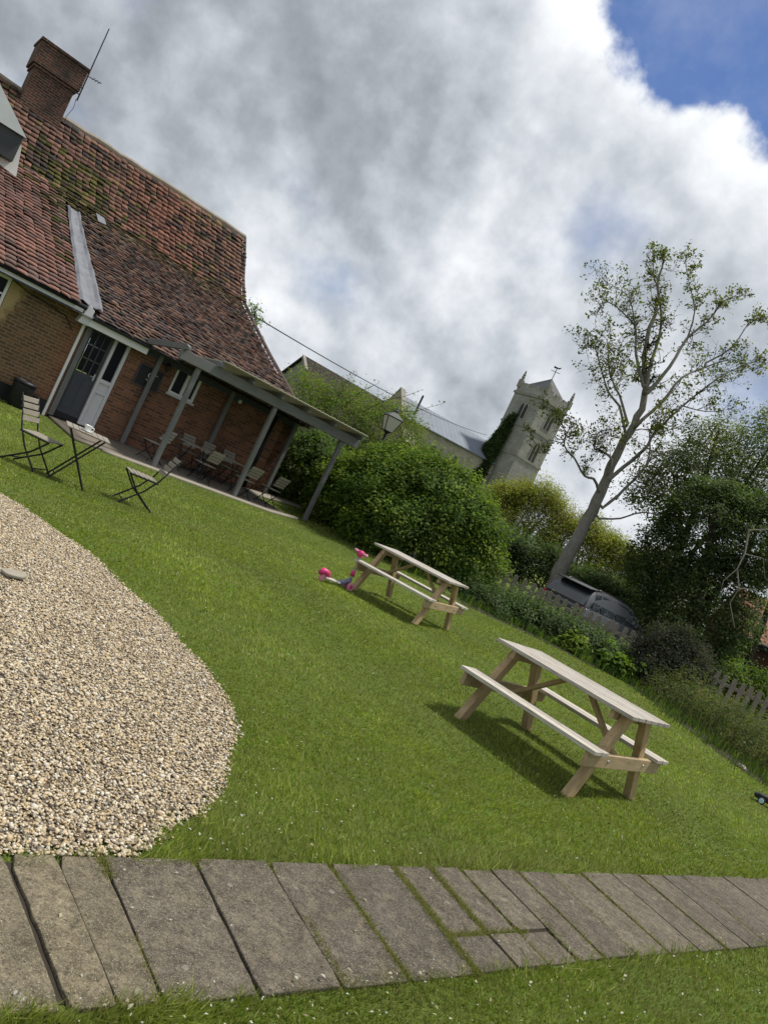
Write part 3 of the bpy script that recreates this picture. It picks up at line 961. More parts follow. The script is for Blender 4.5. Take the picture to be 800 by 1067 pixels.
# ------------------------------------------------------------------ the pub
def L(u, w, z):
    return Vector((u, -w, z))


def wall_holes(u0, u1, z0, z1, holes, w=0.0, depth=0.14):
    """front face with openings and their reveals, in the pub's frame"""
    us = sorted({u0, u1, *[h[0] for h in holes], *[h[1] for h in holes]}); zs = sorted({z0, z1, *[h[2] for h in holes], *[h[3] for h in holes]})
    b = MB()
    for i in range(len(us) - 1):
        for j in range(len(zs) - 1):
            cu, cz = (us[i] + us[i + 1]) / 2, (zs[j] + zs[j + 1]) / 2
            if any(h[0] < cu < h[1] and h[2] < cz < h[3] for h in holes): continue
            b.add([L(us[i], w, zs[j]), L(us[i + 1], w, zs[j]), L(us[i + 1], w, zs[j + 1]), L(us[i], w, zs[j + 1])], [(0, 1, 2, 3)])
    for a, c, e, g in holes:
        q = [(a, e), (c, e), (c, g), (a, g)]
        for k in range(4):
            (xa, za), (xb, zb) = q[k], q[(k + 1) % 4]
            b.add([L(xa, w, za), L(xb, w, zb), L(xb, w - depth, zb), L(xa, w - depth, za)], [(0, 1, 2, 3)])
    return b


def tile_roof(name, parent, u0, u1, prof, s0, s1, tw, tl, colf, stagger=0.0, amp=0.012, lift=0.0, thick=0.018, wild=1.0, u1f=None, uskip=None):
    prof = np.array(prof, float)
    seg = np.hypot(*np.diff(prof, axis=0).T); arc = np.concatenate([[0], np.cumsum(seg)])

    def at(s):
        w = np.interp(s, arc, prof[:, 0]); z = np.interp(s, arc, prof[:, 1])
        e = 0.05
        dw = np.interp(s + e, arc, prof[:, 0]) - np.interp(s - e, arc, prof[:, 0]); dz = np.interp(s + e, arc, prof[:, 1]) - np.interp(s - e, arc, prof[:, 1])
        l = np.hypot(dw, dz) + 1e-9
        return w, z, -dw / l * 0 - dz / l * -1, dw / l  # placeholder normal parts replaced below
    rows = int((s1 - s0) / tl); cols = int((u1 - u0) / tw) + 1
    J, I = np.meshgrid(np.arange(rows), np.arange(cols), indexing='ij')
    J = J.ravel(); I = I.ravel()
    s_low = s0 + J * tl + rng.normal(0, 0.012 * wild, len(J))
    uc = u0 + (I + 0.5 + stagger * (J % 2)) * tw + rng.normal(0, 0.007 * wild, len(J)) + 0.02 * np.sin(J * 0.7)
    k = (uc < u1 + 0.02) & (uc > u0 - 0.02)
    if uskip is not None: k &= ~uskip(uc, s_low)
    J, I, s_low, uc = J[k], I[k], s_low[k], uc[k]; n = len(J)
    s_up = s_low + tl * 1.25
    ns = 5
    ss = np.linspace(0, 1, ns)
    if amp > 0.02:
        hh = np.sin(ss * 2 * np.pi) * amp
    else:
        hh = np.sin(ss * np.pi) * amp
    sag = 0.03 * np.sin(uc * 0.9) * np.sin(s_low * 0.7)
    wl = np.interp(s_low, arc, prof[:, 0]); zl = np.interp(s_low, arc, prof[:, 1]); wu = np.interp(s_up, arc, prof[:, 0]); zu = np.interp(s_up, arc, prof[:, 1])
    # at the very top clamp
    dw, dz = wu - wl, zu - zl; l = np.hypot(dw, dz) + 1e-9
    nw, nz = dz / l, -dw / l           # outward normal of the slope (w, z), slope goes back (-w) and up
    low_h = 0.06 + lift + sag + rng.normal(0, 0.006 * wild, n); up_h = 0.004 + lift + sag + rng.normal(0, 0.003, n)
    tilt = rng.normal(0, 0.012 * wild, n)
    rotj = rng.normal(0, 0.02 * wild, n)
    V = np.empty((n, 3 * ns, 3))
    for a in range(ns):
        du = (ss[a] - 0.5) * tw * 0.985
        hl = low_h + hh[a] + tilt * (ss[a] - 0.5); hu = up_h + hh[a] * 0.8
        lip = 0.16 * tl * (4 * (ss[a] - 0.5) ** 2)     # rounded lower edge
        f = lip / l
        V[:, a] = np.stack([uc + du + rotj * tl, -(wl + dw * f + nw * hl), zl + dz * f + nz * hl], -1)
        V[:, ns + a] = np.stack([uc + du, -(wu + nw * hu), zu + nz * hu], -1)
        V[:, 2 * ns + a] = np.stack([uc + du + rotj * tl, -(wl + dw * f + nw * (hl - thick)), zl + dz * f + nz * (hl - thick)], -1)
    fa = []
    for a in range(ns - 1):
        fa.append((a, a + 1, ns + a + 1, ns + a)); fa.append((2 * ns + a, 2 * ns + a + 1, a + 1, a))
    F = (np.array(fa)[None] + (np.arange(n) * 3 * ns)[:, None, None]).reshape(-1, 4)
    c = colf(uc, s_low, n)
    return np_mesh(name, V.reshape(-1, 3), F, M['tile'], parent, np.repeat(c, 3 * ns, axis=0))


pubr = empty('pub_building', PO, PA, 'old brick pub with a sweeping red clay tile roof and grey door', 'building')
PROF = [(0.42, 2.19), (-1.49, 3.00), (-3.55, 3.81), (-5.42, 4.60), (-7.05, 5.34), (-7.35, 5.60), (-8.03, 6.21), (-8.70, 6.95), (-9.53, 7.80)]
UL, UR_ = -7.0, 10.80

wall_holes(4.64, 10.65, -0.45, 2.35, [(4.72, 5.80, -0.45, 2.10), (7.03, 7.75, 1.41, 2.13)]).build('wall', M['pubbrick'], pubr)
wall_holes(UL, 4.63, -0.45, 2.42, [(1.51, 2.97, 1.18, 2.19)], w=0.0).build('wall', M['pubbrick_left'], pubr)
# gable end, back and the roof's underside
b = MB()
gp = [(w - 0.12, z - 0.10) for w, z in PROF]
b.prism([L(10.649, 0, -0.45), L(10.649, 0, 2.2)] + [L(10.649, w, z) for w, z in gp[1:]] + [L(10.649, -19.0, 2.2), L(10.649, -19.0, -0.45)], (-0.3, 0, 0))
b.build('gable_wall', M['pubbrick'], pubr)
b = MB()
ru = [(w - 0.01, z - 0.03) for w, z in PROF]
for i in range(len(ru) - 1):
    (wa, za), (wb, zb) = ru[i], ru[i + 1]
    b.add([L(UL, wa, za), L(UR_ - .06, wa, za), L(UR_ - .06, wb, zb), L(UL, wb, zb)], [(0, 1, 2, 3)])
b.add([L(UL, *ru[-1]), L(UR_ - .06, *ru[-1]), L(UR_ - .06, -19.2, 2.1), L(UL, -19.2, 2.1)], [(0, 1, 2, 3)])
b.build('roof_deck', M['leaddark'], pubr)


def moss_of(u, s):
    g = np.exp(-(((u - 4.3) / 0.8) ** 2)) * ((s > 5.6) & (s < 10.2)) * np.clip((s - 5.0) / 1.5, 0, 1)
    g2 = np.exp(-(((u - 5.3) / 0.45) ** 2)) * ((s > 7.6) & (s < 10.0)) * 0.75
    g3 = np.exp(-(((u - 7.6) / 1.3) ** 2)) * np.exp(-(((s - 8.0) / 0.35) ** 2)) * 0.55
    g4 = np.exp(-(((u - 4.15) / 0.35) ** 2)) * (s > 2) * (s < 6) * 0.5
    return np.clip(g + g2 + g3 + g4, 0, 1)


def mosspaint(c, u, s, n):
    m = rng.uniform(0, 1, n) < moss_of(u, s) * 0.78
    c[m] = tone(int(m.sum()), [(0.085, 0.08, 0.026), (0.07, 0.066, 0.024), (0.11, 0.10, 0.032), (0.05, 0.045, 0.024)], 0.2)
    return c


def col_low(u, s, n):
    c = tone(n, [(0.185, 0.115, 0.095), (0.165, 0.098, 0.082), (0.145, 0.095, 0.085), (0.205, 0.12, 0.092), (0.135, 0.095, 0.088), (0.12, 0.10, 0.095), (0.225, 0.14, 0.105), (0.18, 0.13, 0.10), (0.09, 0.075, 0.073)], 0.16)
    band = (s > 7.0)
    c[band] = c[band] * np.array([0.95, 1.02, 0.85])
    return mosspaint(c, u, s, n)


def col_left(u, s, n):
    c = tone(n, [(0.215, 0.12, 0.10), (0.24, 0.13, 0.105), (0.185, 0.11, 0.095), (0.265, 0.14, 0.108), (0.16, 0.105, 0.092)], 0.16)
    return mosspaint(c, u, s, n)


def col_up(u, s, n):
    c = tone(n, [(0.225, 0.125, 0.095), (0.25, 0.14, 0.105), (0.20, 0.115, 0.09), (0.275, 0.155, 0.115), (0.17, 0.108, 0.088)], 0.15)
    cl = 0.5 + 0.5 * np.sin(u * 4.3 + 1.5 * np.sin(s * 1.1)) * np.sin(s * 2.1 + 1.2 * np.sin(u * 2.2))
    dark = rng.uniform(0, 1, n) < np.where(u > 8.6, 0.95, 0.60) * cl ** 1.5
    c[dark] = tone(int(dark.sum()), [(0.085, 0.066, 0.056), (0.105, 0.072, 0.058), (0.07, 0.06, 0.06), (0.085, 0.075, 0.045)], 0.2)
    c *= 0.80
    c *= 1 + np.exp(-((u - 7.6) / 1.3) ** 2)[:, None] * np.array([0.22, 0.02, -0.04])
    lich = rng.uniform(0, 1, n) < 0.05
    c[lich] = tone(int(lich.sum()), [(0.19, 0.13, 0.06), (0.13, 0.11, 0.05)], 0.2)
    return mosspaint(c, u, s, n)


ARC_K = float(np.hypot(*np.diff(np.array(PROF), axis=0).T)[:4].sum())
ARC_T = float(np.hypot(*np.diff(np.array(PROF), axis=0).T).sum())


def lead_u(s):
    return 4.50 + 0.06 * np.sin(s)


tile_roof('roof_tiles', pubr, 4.72, UR_, PROF, 0.0, ARC_K + 0.1, 0.18, 0.195, col_low, 0.5, 0.014, wild=1.5, thick=0.028)
tile_roof('roof_tiles', pubr, UL, 4.32, PROF, 0.0, ARC_K + 0.05, 0.235, 0.25, col_left, 0.0, 0.02, lift=0.13, wild=1.1, thick=0.03)
tile_roof('roof_tiles', pubr, 4.3, 4.75, PROF, 6.15, ARC_K + 0.1, 0.2, 0.2, col_low, 0.5, 0.012, wild=1.2, lift=0.03)
tile_roof('roof_tiles', pubr, UL, UR_, PROF, ARC_K - 0.15, ARC_T - 0.10, 0.215, 0.205, col_up, 0.0, 0.018, lift=0.03, wild=1.5, thick=0.026)
b = MB()
pts = [L(u, -9.53 + random.uniform(-.015, .015), 7.80 + random.uniform(-.02, .02) - 0.03 * math.sin((u + 1) * 0.5)) for u in np.arange(UL, UR_ + 0.05, 0.4)] + [L(UR_, -9.53, 7.81)]
b.tube(pts, 0.115, 8)
b.build('ridge_capping', M['ochre'], pubr)
b = MB(); b.tube([L(UR_ + .01, w + .0, z + .03) for w, z in PROF], 0.055, 6); b.build('verge_mortar', M['verge'], pubr)

# lead trough between the two lower slopes
def slope_pt(u, w, h):
    z = float(np.interp(-w, [-q[0] for q in PROF], [q[1] for q in PROF]))
    return L(u, w + 0.39 * h, z + 0.92 * h)


b = MB()
us_ = [(-0.06, 0.16), (0.02, 0.20), (0.10, 0.165), (0.24, 0.135), (0.38, 0.145), (0.46, 0.185), (0.54, 0.14)]
n_ = 22; vs = []
for i in range(n_ + 1):
    tq = i / n_; w = 0.20 - 6.1 * tq; wd = 1.0 - 0.36 * tq; uL = 4.30 + 0.09 * tq
    for (a, h) in us_:
        vs.append(slope_pt(uL + a * wd + 0.010 * math.sin(i * 1.9 + a * 9), w, h + 0.008 * math.sin(i * 1.3 + a * 20)))
k = len(us_)
b.add(vs, [(i * k + j, i * k + j + 1, (i + 1) * k + j + 1, (i + 1) * k + j) for i in range(n_) for j in range(k - 1)])
o = b.build('lead_trough', M['lead'], pubr, smooth=False)
s_ = o.modifiers.new('solid', 'SOLIDIFY'); s_.thickness = 0.012
# a small slipped lead soaker on the tiles
b = MB(); b.add([slope_pt(5.28, -6.75, .14), slope_pt(5.55, -6.75, .13), slope_pt(5.58, -6.3, .12), slope_pt(5.33, -6.25, .11)], [(0, 1, 2, 3)])
o = b.build('lead_patch', M['lead'], pubr); s_ = o.modifiers.new('solid', 'SOLIDIFY'); s_.thickness = 0.01

# fascias, gutters, soffits
b = MB(); b.span(L(4.52, 0.28, 1.995), L(6.08, 0.33, 2.15)); b.build('fascia', M['white'], pubr, bevel=0.006)
b = MB(); b.span(L(6.09, 0.02, 2.02), L(10.75, 0.07, 2.14)); b.build('fascia', M['doorgrey'], pubr)
b = MB(); b.span(L(UL, 0.26, 2.19), L(4.42, 0.31, 2.285)); b.build('fascia', M['white'], pubr, bevel=0.006)
b = MB(); b.prism([L(4.40, 0.02, 1.98), L(4.64, 0.02, 1.98), L(4.64, 0.02, 2.34), L(4.50, 0.02, 2.44)], L(0, 0.32, 0)); b.build('eaves_box_end', M['offwhite'], pubr, bevel=0.006)
b = MB(); b.tube([L(UL, 0.37, 2.335), L(4.45, 0.37, 2.325)], 0.05, 10); b.tube([L(4.66, 0.40, 2.185), L(10.7, 0.40, 2.18)], 0.036, 10); b.build('gutter', M['blackplastic'], pubr, smooth=True)
b = MB(); b.span(L(UL, 0.0, 2.21), L(4.40, 0.25, 2.25)); b.build('soffit', M['doorgrey'], pubr)
b = MB(); b.span(L(4.66, 0.0, 2.10), L(6.08, 0.27, 2.13)); b.build('soffit', M['doorgrey'], pubr)
b = MB(); b.span(L(4.60, 0.004, -0.30), L(4.66, 0.07, 2.03)); b.build('corner_strip', M['white'], pubr, bevel=0.008)
b = MB(); b.tube([L(10.02, 0.06, 2.1), L(10.02, 0.06, -0.1)], 0.045, 10); b.build('downpipe', M['blackplastic'], pubr, smooth=True)
b = MB(); b.span(L(UL, 0.0, -0.45), L(4.59, 0.025, 0.07)); b.build('plinth', M['blackplastic'], pubr)
b = MB(); b.tube([L(2.95, 0.02, 2.17), L(3.3, 0.03, 2.08), L(3.9, 0.03, 2.02), L(4.2, 0.03, 1.98), L(4.42, 0.02, 1.78)], 0.012, 6); b.build('wall_cable', M['black'], pubr)

# door set: post, door with panes, white panelled sidelight
b = MB(); b.span(L(4.725, -0.06, -0.2), L(4.84, 0.03, 2.095)); b.span(L(4.841, -0.06, 2.04), L(5.40, 0.028, 2.095)); b.build('door_frame', M['greypost'], pubr, bevel=0.005)
b = MB(); b.span(L(4.842, -0.12, -0.2), L(5.80, -0.06, -0.06)); b.build('door_step', M['blackplastic'], pubr)
b = MB()
b.span(L(4.845, -0.105, -0.055), L(5.395, -0.065, 0.98)); b.span(L(4.845, -0.105, 0.981), L(4.895, -0.065, 2.035)); b.span(L(5.345, -0.105, 0.981), L(5.395, -0.065, 2.035)); b.span(L(4.896, -0.105, 1.97), L(5.344, -0.065, 2.035))
b.span(L(4.90, -0.063, 0.08), L(5.09, -0.052, 0.86)); b.span(L(5.15, -0.063, 0.08), L(5.34, -0.052, 0.86))
door = b.build('door', M['doorgrey'], pubr, bevel=0.004)
for i in range(3):
    for j in range(3):
        ua = 4.896 + 0.1494 * i; za = 0.985 + 0.328 * j
        bb = MB(); bb.span(L(ua + .012, -0.095, za + .014), L(ua + .137, -0.088, za + .316)); bb.build('pane', M['glass'], door)
bb = MB()
for i in (1, 2): bb.span(L(4.896 + 0.1494 * i - .011, -0.09, 0.982), L(4.896 + 0.1494 * i + .011, -0.068, 1.969))
for j in (1, 2): bb.span(L(4.897, -0.089, 0.985 + 0.328 * j - .011), L(5.343, -0.070, 0.985 + 0.328 * j + .013))
bb.build('glazing_bar', M['doorgrey'], door)
bb = MB(); bb.span(L(5.31, -0.063, 0.90), L(5.345, -0.05, 1.06)); bb.tube([L(5.328, -0.05, 0.98), L(5.328, 0.0, 0.98), L(5.23, 0.0, 0.985)], 0.011, 8); bb.build('handle', M['alloy'], door)
b = MB()
b.span(L(5.402, -0.07, -0.15), L(5.47, 0.02, 2.09)); b.span(L(5.715, -0.07, -0.15), L(5.79, 0.02, 2.09)); b.span(L(5.471, -0.07, 1.99), L(5.714, 0.018, 2.09)); b.span(L(5.471, -0.07, 0.94), L(5.714, 0.018, 1.03))
b.span(L(5.471, -0.07, 0.76), L(5.714, -0.02, 0.939)); b.span(L(5.471, -0.07, 0.68), L(5.714, 0.012, 0.759)); b.span(L(5.471, -0.07, -0.05), L(5.714, -0.02, 0.679)); b.span(L(5.471, -0.07, -0.15), L(5.714, 0.016, -0.051))
sd = b.build('sidelight', M['offwhite'], pubr, bevel=0.004)
bb = MB(); bb.span(L(5.473, -0.06, 1.032), L(5.712, -0.05, 1.988)); bb.build('pane', M['glass'], sd)


def window(u0, u1, z0, z1, mull, trans=None):
    f = MB(); e = 0.06
    f.span(L(u0, -0.11, z0), L(u1, -0.02, z0 + e)); f.span(L(u0, -0.11, z1 - e), L(u1, -0.02, z1)); f.span(L(u0, -0.11, z0 + e), L(u0 + e, -0.022, z1 - e)); f.span(L(u1 - e, -0.11, z0 + e), L(u1, -0.022, z1 - e))
    for m_ in mull: f.span(L(m_ - 0.035, -0.11, z0 + e), L(m_ + 0.035, -0.024, z1 - e))
    if trans:
        xs_ = [u0 + e] + [q for m_ in mull for q in (m_ - .035, m_ + .035)] + [u1 - e]
        for i in range(0, len(xs_), 2): f.span(L(xs_[i], -0.1, trans - .018), L(xs_[i + 1], -0.03, trans + .018))
    w_ = empty('window', (0, 0, 0)); w_.parent = pubr
    f.build('frame', M['white'], w_, bevel=0.004)
    g = MB(); g.span(L(u0 + .01, -0.105, z0 + .01), L(u1 - .01, -0.09, z1 - .01)); g.build('pane', M['glass'], w_)
    s_ = MB(); s_.span(L(u0 - .04, -0.08, z0 - .055), L(u1 + .04, 0.045, z0 - .002)); s_.build('sill', M['offwhite'], w_, bevel=0.005)


window(7.04, 7.74, 1.42, 2.12, [7.39])
window(1.52, 2.96, 1.19, 2.18, [2.24], 1.80)

# dark chalk board lettered by the door, bulkhead light, small lantern bracket
sg = empty('wall_sign', pub(6.46, 0.0, 1.53), PA, 'black sign board with white writing on the brick wall beside the window', 'sign')
b = MB(); b.span((-0.28, -0.03, -0.24), (0.29, -0.004, 0.24)); b.build('board', M['black'], sg, bevel=0.006)
b = MB(); b.span((-0.31, -0.04, 0.241), (0.32, -0.002, 0.27)); b.span((-0.31, -0.04, -0.27), (0.32, -0.002, -0.241)); b.span((-0.31, -0.04, -0.24), (-0.281, -0.002, 0.24)); b.span((0.291, -0.04, -0.24), (0.32, -0.002, 0.24)); b.build('frame', M['doorgrey'], sg)
b = MB()
yy = -0.035
def stroke(p):
    b.tube([(x, yy, z) for x, z in p], 0.010, 6)
stroke([(0.02 + 0.05 * math.cos(a), 0.06 + 0.06 * math.sin(a)) for a in np.linspace(0, 6.3, 14)])
stroke([(0.11, 0.0), (0.11, 0.12)]); stroke([(0.11, 0.07), (0.14, 0.115), (0.18, 0.12)])
stroke([(-0.05, -0.05), (0.0, -0.075), (0.08, -0.06), (0.12, -0.07)])
b.build('lettering', M['white'], sg)
lm = empty('bulkhead_light', pub(8.72, 0.0, 2.0), PA, 'small grey bulkhead light high on the brick wall beneath the pergola', 'wall light')
b = MB(); b.span((-0.14, -0.05, -0.05), (0.10, -0.002, 0.05)); b.build('housing', M['doorgrey'], lm, bevel=0.01)
b = MB(); b.lathe((0.15, -0.05, 0), [(0.0, -0.05), (0.045, -0.045), (0.055, 0.0), (0.045, 0.045), (0.0, 0.05)], 12); b.build('lens', M['white'], lm, smooth=True)
lb = empty('wall_lantern', pub(6.72, 0.0, 2.0), PA, 'dark lantern on a bracket beside the sign board', 'wall light')
b = MB(); b.tube([(0, 0, 0), (0, -0.12, 0.06), (0, -0.2, 0.05)], 0.012, 6); b.build('bracket', M['black'], lb)
b = MB(); b.lathe((0, -0.2, -0.16), [(0.02, 0.0), (0.05, 0.02), (0.075, 0.14), (0.085, 0.15), (0.02, 0.22)], 6); b.build('lantern_body', M['cartrim'], lb)

# chimney (a part of the pub)
b = MB()
b.span(L(2.55, -8.95, 5.9), L(3.76, -9.95, 8.50)); b.span(L(2.50, -8.90, 8.501), L(3.81, -10.0, 8.60)); b.span(L(2.44, -8.84, 8.601), L(3.87, -10.06, 9.28)); b.span(L(2.40, -8.80, 9.281), L(3.91, -10.1, 9.36))
ch = b.build('chimney', M['chimbrick'], pubr, bevel=0.012)
b = MB(); b.span(L(2.5, -8.86, 7.02), L(3.82, -8.93, 7.09)); b.build('flashing', M['lead'], ch)

# lead covered dormer at the left
dm = MB()
dm.span(L(0.4, -5.4, 5.16), L(2.66, -7.4, 5.86))
dmo = dm.build('dormer', M['leaddark'], pubr, bevel=0.01)
b = MB(); b.add([L(0.2, -5.32, 5.865), L(2.72, -5.32, 5.865), L(1.45, -5.9, 7.05), L(1.0, -5.9, 7.05), L(2.72, -9.0, 5.865), L(0.2, -9.0, 5.865)],
                [(0, 1, 2, 3), (1, 4, 2), (5, 0, 3), (4, 5, 3, 2), (0, 5, 4, 1)]); b.build('dormer_roof', M['dormerlead'], dmo)
b = MB(); b.prism([L(2.40, -5.75, 4.98), L(2.92, -5.75, 4.90), L(2.74, -5.75, 5.70), L(2.40, -5.75, 5.70)], L(0, -0.6, 0)); b.build('dormer_corner_board', M['white'], dmo)

# aerial on the chimney
ae = empty('tv_aerial', pub(3.95, -9.3, 8.45), PA, 'thin television aerial on a mast fixed to the brick chimney', 'aerial')
b = MB(); b.tube([(0.02, 0, 0), (0.0, 0, 2.45)], [0.022, 0.016], 8); b.build('mast', M['black'], ae)
for q in (0.2, 0.42):
    b = MB(); b.tube([(-0.14, 0, q), (0.04, 0, q)], 0.018, 6); b.build('clamp', M['black'], ae)
b = MB(); b.tube([(-0.1, 0, 0.82), (0.42, -0.1, 0.86)], 0.013, 6)
for q in (0.18, 0.27, 0.36): b.tube([(q, -0.28, 0.84), (q, 0.16, 0.86)], 0.008, 5)
b.build('antenna', M['black'], ae)
b = MB(); b.tube([(-0.02, 0.0, 0.03), (0.02, 0.0, -0.25), (-0.06, 0, -0.6), (-0.03, 0, -0.95)], 0.008, 5); b.build('loose_cable', M['black'], ae)

# ------------------------------------------------------------------ pergola
pg = empty('pergola', pub(8.5, 1.3, 0.0), PA, 'grey timber pergola with pale sheet roof along the pub wall', 'pergola')
def PL(u, w, z): return Vector((u - 8.5, -(w - 1.3), z))
FU = [6.50, 8.57, 10.64]
for u in FU:
    for w in (2.50, 0.12):
        p = pub(u, w); zb = float(p.z) - 0.05
        if w < 1 and u > 10: zb = 0.0
        b = MB(); b.span(PL(u - 0.05, w - 0.05, zb), PL(u + 0.05, w + 0.05, 2.175 if w > 1 else 2.14)); b.build('post', M['greypost'], pg, bevel=0.006)
b = MB(); b.span(PL(5.98, 2.45, 2.18), PL(11.08, 2.60, 2.40)); b.build('front_beam', M['greybeam'], pg, bevel=0.006)
b = MB(); b.span(PL(5.95, 0.10, 2.145), PL(11.0, 0.26, 2.27)); b.build('rear_beam', M['greybeam'], pg, bevel=0.006)
for u in (6.02, 6.86, 7.68, 8.49, 9.27, 10.10, 10.98):
    b = MB(); b.prism([PL(u - .035, 0.27, 2.24), PL(u - .035, 2.80, 2.405), PL(u - .035, 2.80, 2.47), PL(u - .035, 2.62, 2.52), PL(u - .035, 0.27, 2.38)], (0.07, 0, 0)); b.build('rafter', M['greybeam'], pg, bevel=0.004)
us6 = [5.98, 6.86, 7.68, 8.49, 9.27, 10.10, 11.03]
for i in range(1, 6):
    b = MB(); n6 = 14
    prof6 = [PL(us6[i] + (us6[i + 1] - us6[i]) * k / n6, 0, 2.565 + (0.012 if k % 2 else 0)) for k in range(n6 + 1)]
    vs = []
    for q in prof6: vs.append(q + Vector((0, -(2.90), 0)))
    for q in prof6: vs.append(q + Vector((0, -(0.30), -0.13)))
    b.add(vs, [(k, k + 1, n6 + 2 + k, n6 + 1 + k) for k in range(n6)])
    o = b.build('roof_sheet', M['poly'], pg); s_ = o.modifiers.new('solid', 'SOLIDIFY'); s_.thickness = 0.02

# ------------------------------------------------------------------ bistro furniture
def make_chair(label):
    r = empty('bistro_chair', (0, 0, 0), 0, label, 'chair', 'folding bistro chairs on the lawn and patio')
    m = MB()
    for k in range(6): m.box((-0.16 + 0.066 * k, 0, 0.43), (0.054, 0.38, 0.016))
    m.build('seat', M['slat'], r, bevel=0.003)
    m = MB()
    for k in range(4):
        z = 0.565 + 0.072 * k; m.box((-0.225 - 0.045 * k * 0.8, 0, z), (0.014, 0.39, 0.062), Matrix.Rotation(-0.28, 3, 'Y'))
    m.build('backrest', M['slat'], r, bevel=0.003)
    for s in (-1, 1):
        m = MB(); y = 0.185 * s
        m.tube([(-0.36, y, 0.84), (-0.29, y, 0.70), (-0.19, y, 0.46), (-0.06, y, 0.26), (0.20, y, 0.0)], 0.012, 6); m.build('upright', M['black'], r)
        m = MB(); y = 0.155 * s
        m.tube([(0.19, y, 0.415), (0.02, y, 0.22), (-0.30, y, 0.0)], 0.012, 6); m.build('leg', M['black'], r)
        m = MB(); m.tube([(-0.20, 0.17 * s, 0.415), (0.20, 0.17 * s, 0.415)], 0.011, 6); m.build('seat_rail', M['black'], r)
    m = MB(); m.tube([(0.14, -0.185, 0.055), (0.14, 0.185, 0.055)], 0.008, 6); m.build('stretcher', M['black'], r)
    m = MB(); m.tube([(-0.22, -0.155, 0.06), (-0.22, 0.155, 0.06)], 0.008, 6); m.build('stretcher', M['black'], r)
    return r


ch0 = make_chair('x')
first = [True]
def chair(u, w, ang, label, dz=0.0):
    if first[0]: o = ch0; first[0] = False
    else: o = copy_tree(ch0)
    p = pub(u, w); o.location = (p.x, p.y, p.z + dz); o.rotation_euler = (0, 0, PA + R(ang)); o['label'] = label
    return o


PZ = 0.05
chair(2.60, 8.62, -42, 'bistro chair on the lawn nearest the black bin, left of the small cup table')
chair(3.92, 8.72, 172, 'bistro chair alone on the lawn, turned sideways right of the small cup table')
chair(6.62, 1.75, 200, 'bistro chair on the patio at the left end of the long table, facing the door', PZ)
chair(7.90, 0.72, -88, 'bistro chair against the brick wall, left one of the wall-side row', PZ)
chair(8.46, 0.70, -92, 'bistro chair against the brick wall, middle one of the wall-side row', PZ)
chair(9.06, 0.72, -90, 'bistro chair against the brick wall, right one of the wall-side row by the downpipe', PZ)
chair(7.72, 2.22, 98, 'bistro chair on the lawn side of the patio table, nearest the second front post', PZ)
chair(8.82, 2.20, 95, 'bistro chair on the lawn side of the patio just right of the middle front post', PZ)
chair(9.62, 2.10, 100, 'bistro chair at the far right end of the patio, last of the lawn-side row', PZ)


def bistro_table(u, w, ang, lx, ly, label, h=0.70, dz=0.0):
    p = pub(u, w)
    r = empty('bistro_table', (p.x, p.y, p.z + dz), PA + R(ang), label, 'table', 'folding bistro tables')
    m = MB(); ns_ = max(5, int(ly / 0.075))
    for k in range(ns_): m.box((0, -ly / 2 + (k + .5) * ly / ns_, h), (lx, ly / ns_ - 0.006, 0.018))
    m.build('tabletop', M['slat'], r, bevel=0.003)
    for s in (-1, 1):
        m = MB(); x = s * lx * 0.36
        m.tube([(x, -ly * 0.42, 0.0), (x, ly * 0.40, h - 0.015)], 0.013, 6); m.build('leg', M['black'], r)
        m = MB(); x = s * lx * 0.30
        m.tube([(x, ly * 0.42, 0.0), (x, -ly * 0.40, h - 0.015)], 0.013, 6); m.build('leg', M['black'], r)
    m = MB(); m.tube([(-lx * .36, -ly * .32, 0.09), (lx * .36, -ly * .32, 0.09)], 0.009, 6); m.build('stretcher', M['black'], r)
    m = MB(); m.tube([(-lx * .30, ly * .32, 0.09), (lx * .30, ly * .32, 0.09)], 0.009, 6); m.build('stretcher', M['black'], r)
    return r


bistro_table(3.02, 8.80, 78, 0.54, 0.54, 'small slatted folding table with a white cup on the lawn', 0.70)
bistro_table(7.72, 1.42, 0, 0.82, 0.62, 'long-side patio table left of the middle front post, between facing chairs', 0.68, PZ)
bistro_table(8.56, 1.42, 0, 0.82, 0.62, 'patio table behind the middle front post, joined to its left neighbour', 0.68, PZ)
cp = pub(2.98, 8.86)
cup = empty('cup', (cp.x, cp.y, cp.z + 0.71), PA, 'white cup standing on the small lawn table', 'cup')
b = MB(); b.lathe((0, 0, 0), [(0.03, 0.0), (0.034, 0.01), (0.046, 0.075), (0.048, 0.08), (0.042, 0.078), (0.03, 0.02)], 16); b.build('bowl', M['china'], cup, smooth=True)
b = MB(); b.tube([(0.045, 0, 0.065), (0.075, 0, 0.06), (0.075, 0, 0.03), (0.04, 0, 0.022)], 0.006, 6); b.build('handle', M['china'], cup)
b = MB(); b.lathe((0, 0, -0.002), [(0.02, 0.0), (0.065, 0.003), (0.075, 0.012), (0.03, 0.006)], 16); b.build('saucer', M['china'], cup, smooth=True)

bp = pub(3.95, 0.42)
bn = empty('waste_bin', bp, PA, 'black tub bin against the brick wall left of the door', 'bin')
b = MB(); b.lathe((0, 0, 0), [(0.17, 0.0), (0.20, 0.03), (0.235, 0.50), (0.235, 0.54)], 18); b.build('body', M['blackplastic'], bn, smooth=True)
b = MB(); b.lathe((0, 0, 0.541), [(0.25, 0.0), (0.255, 0.03), (0.235, 0.07), (0.20, 0.075), (0.19, 0.03)], 18); b.build('rim', M['blackplastic'], bn, smooth=True)

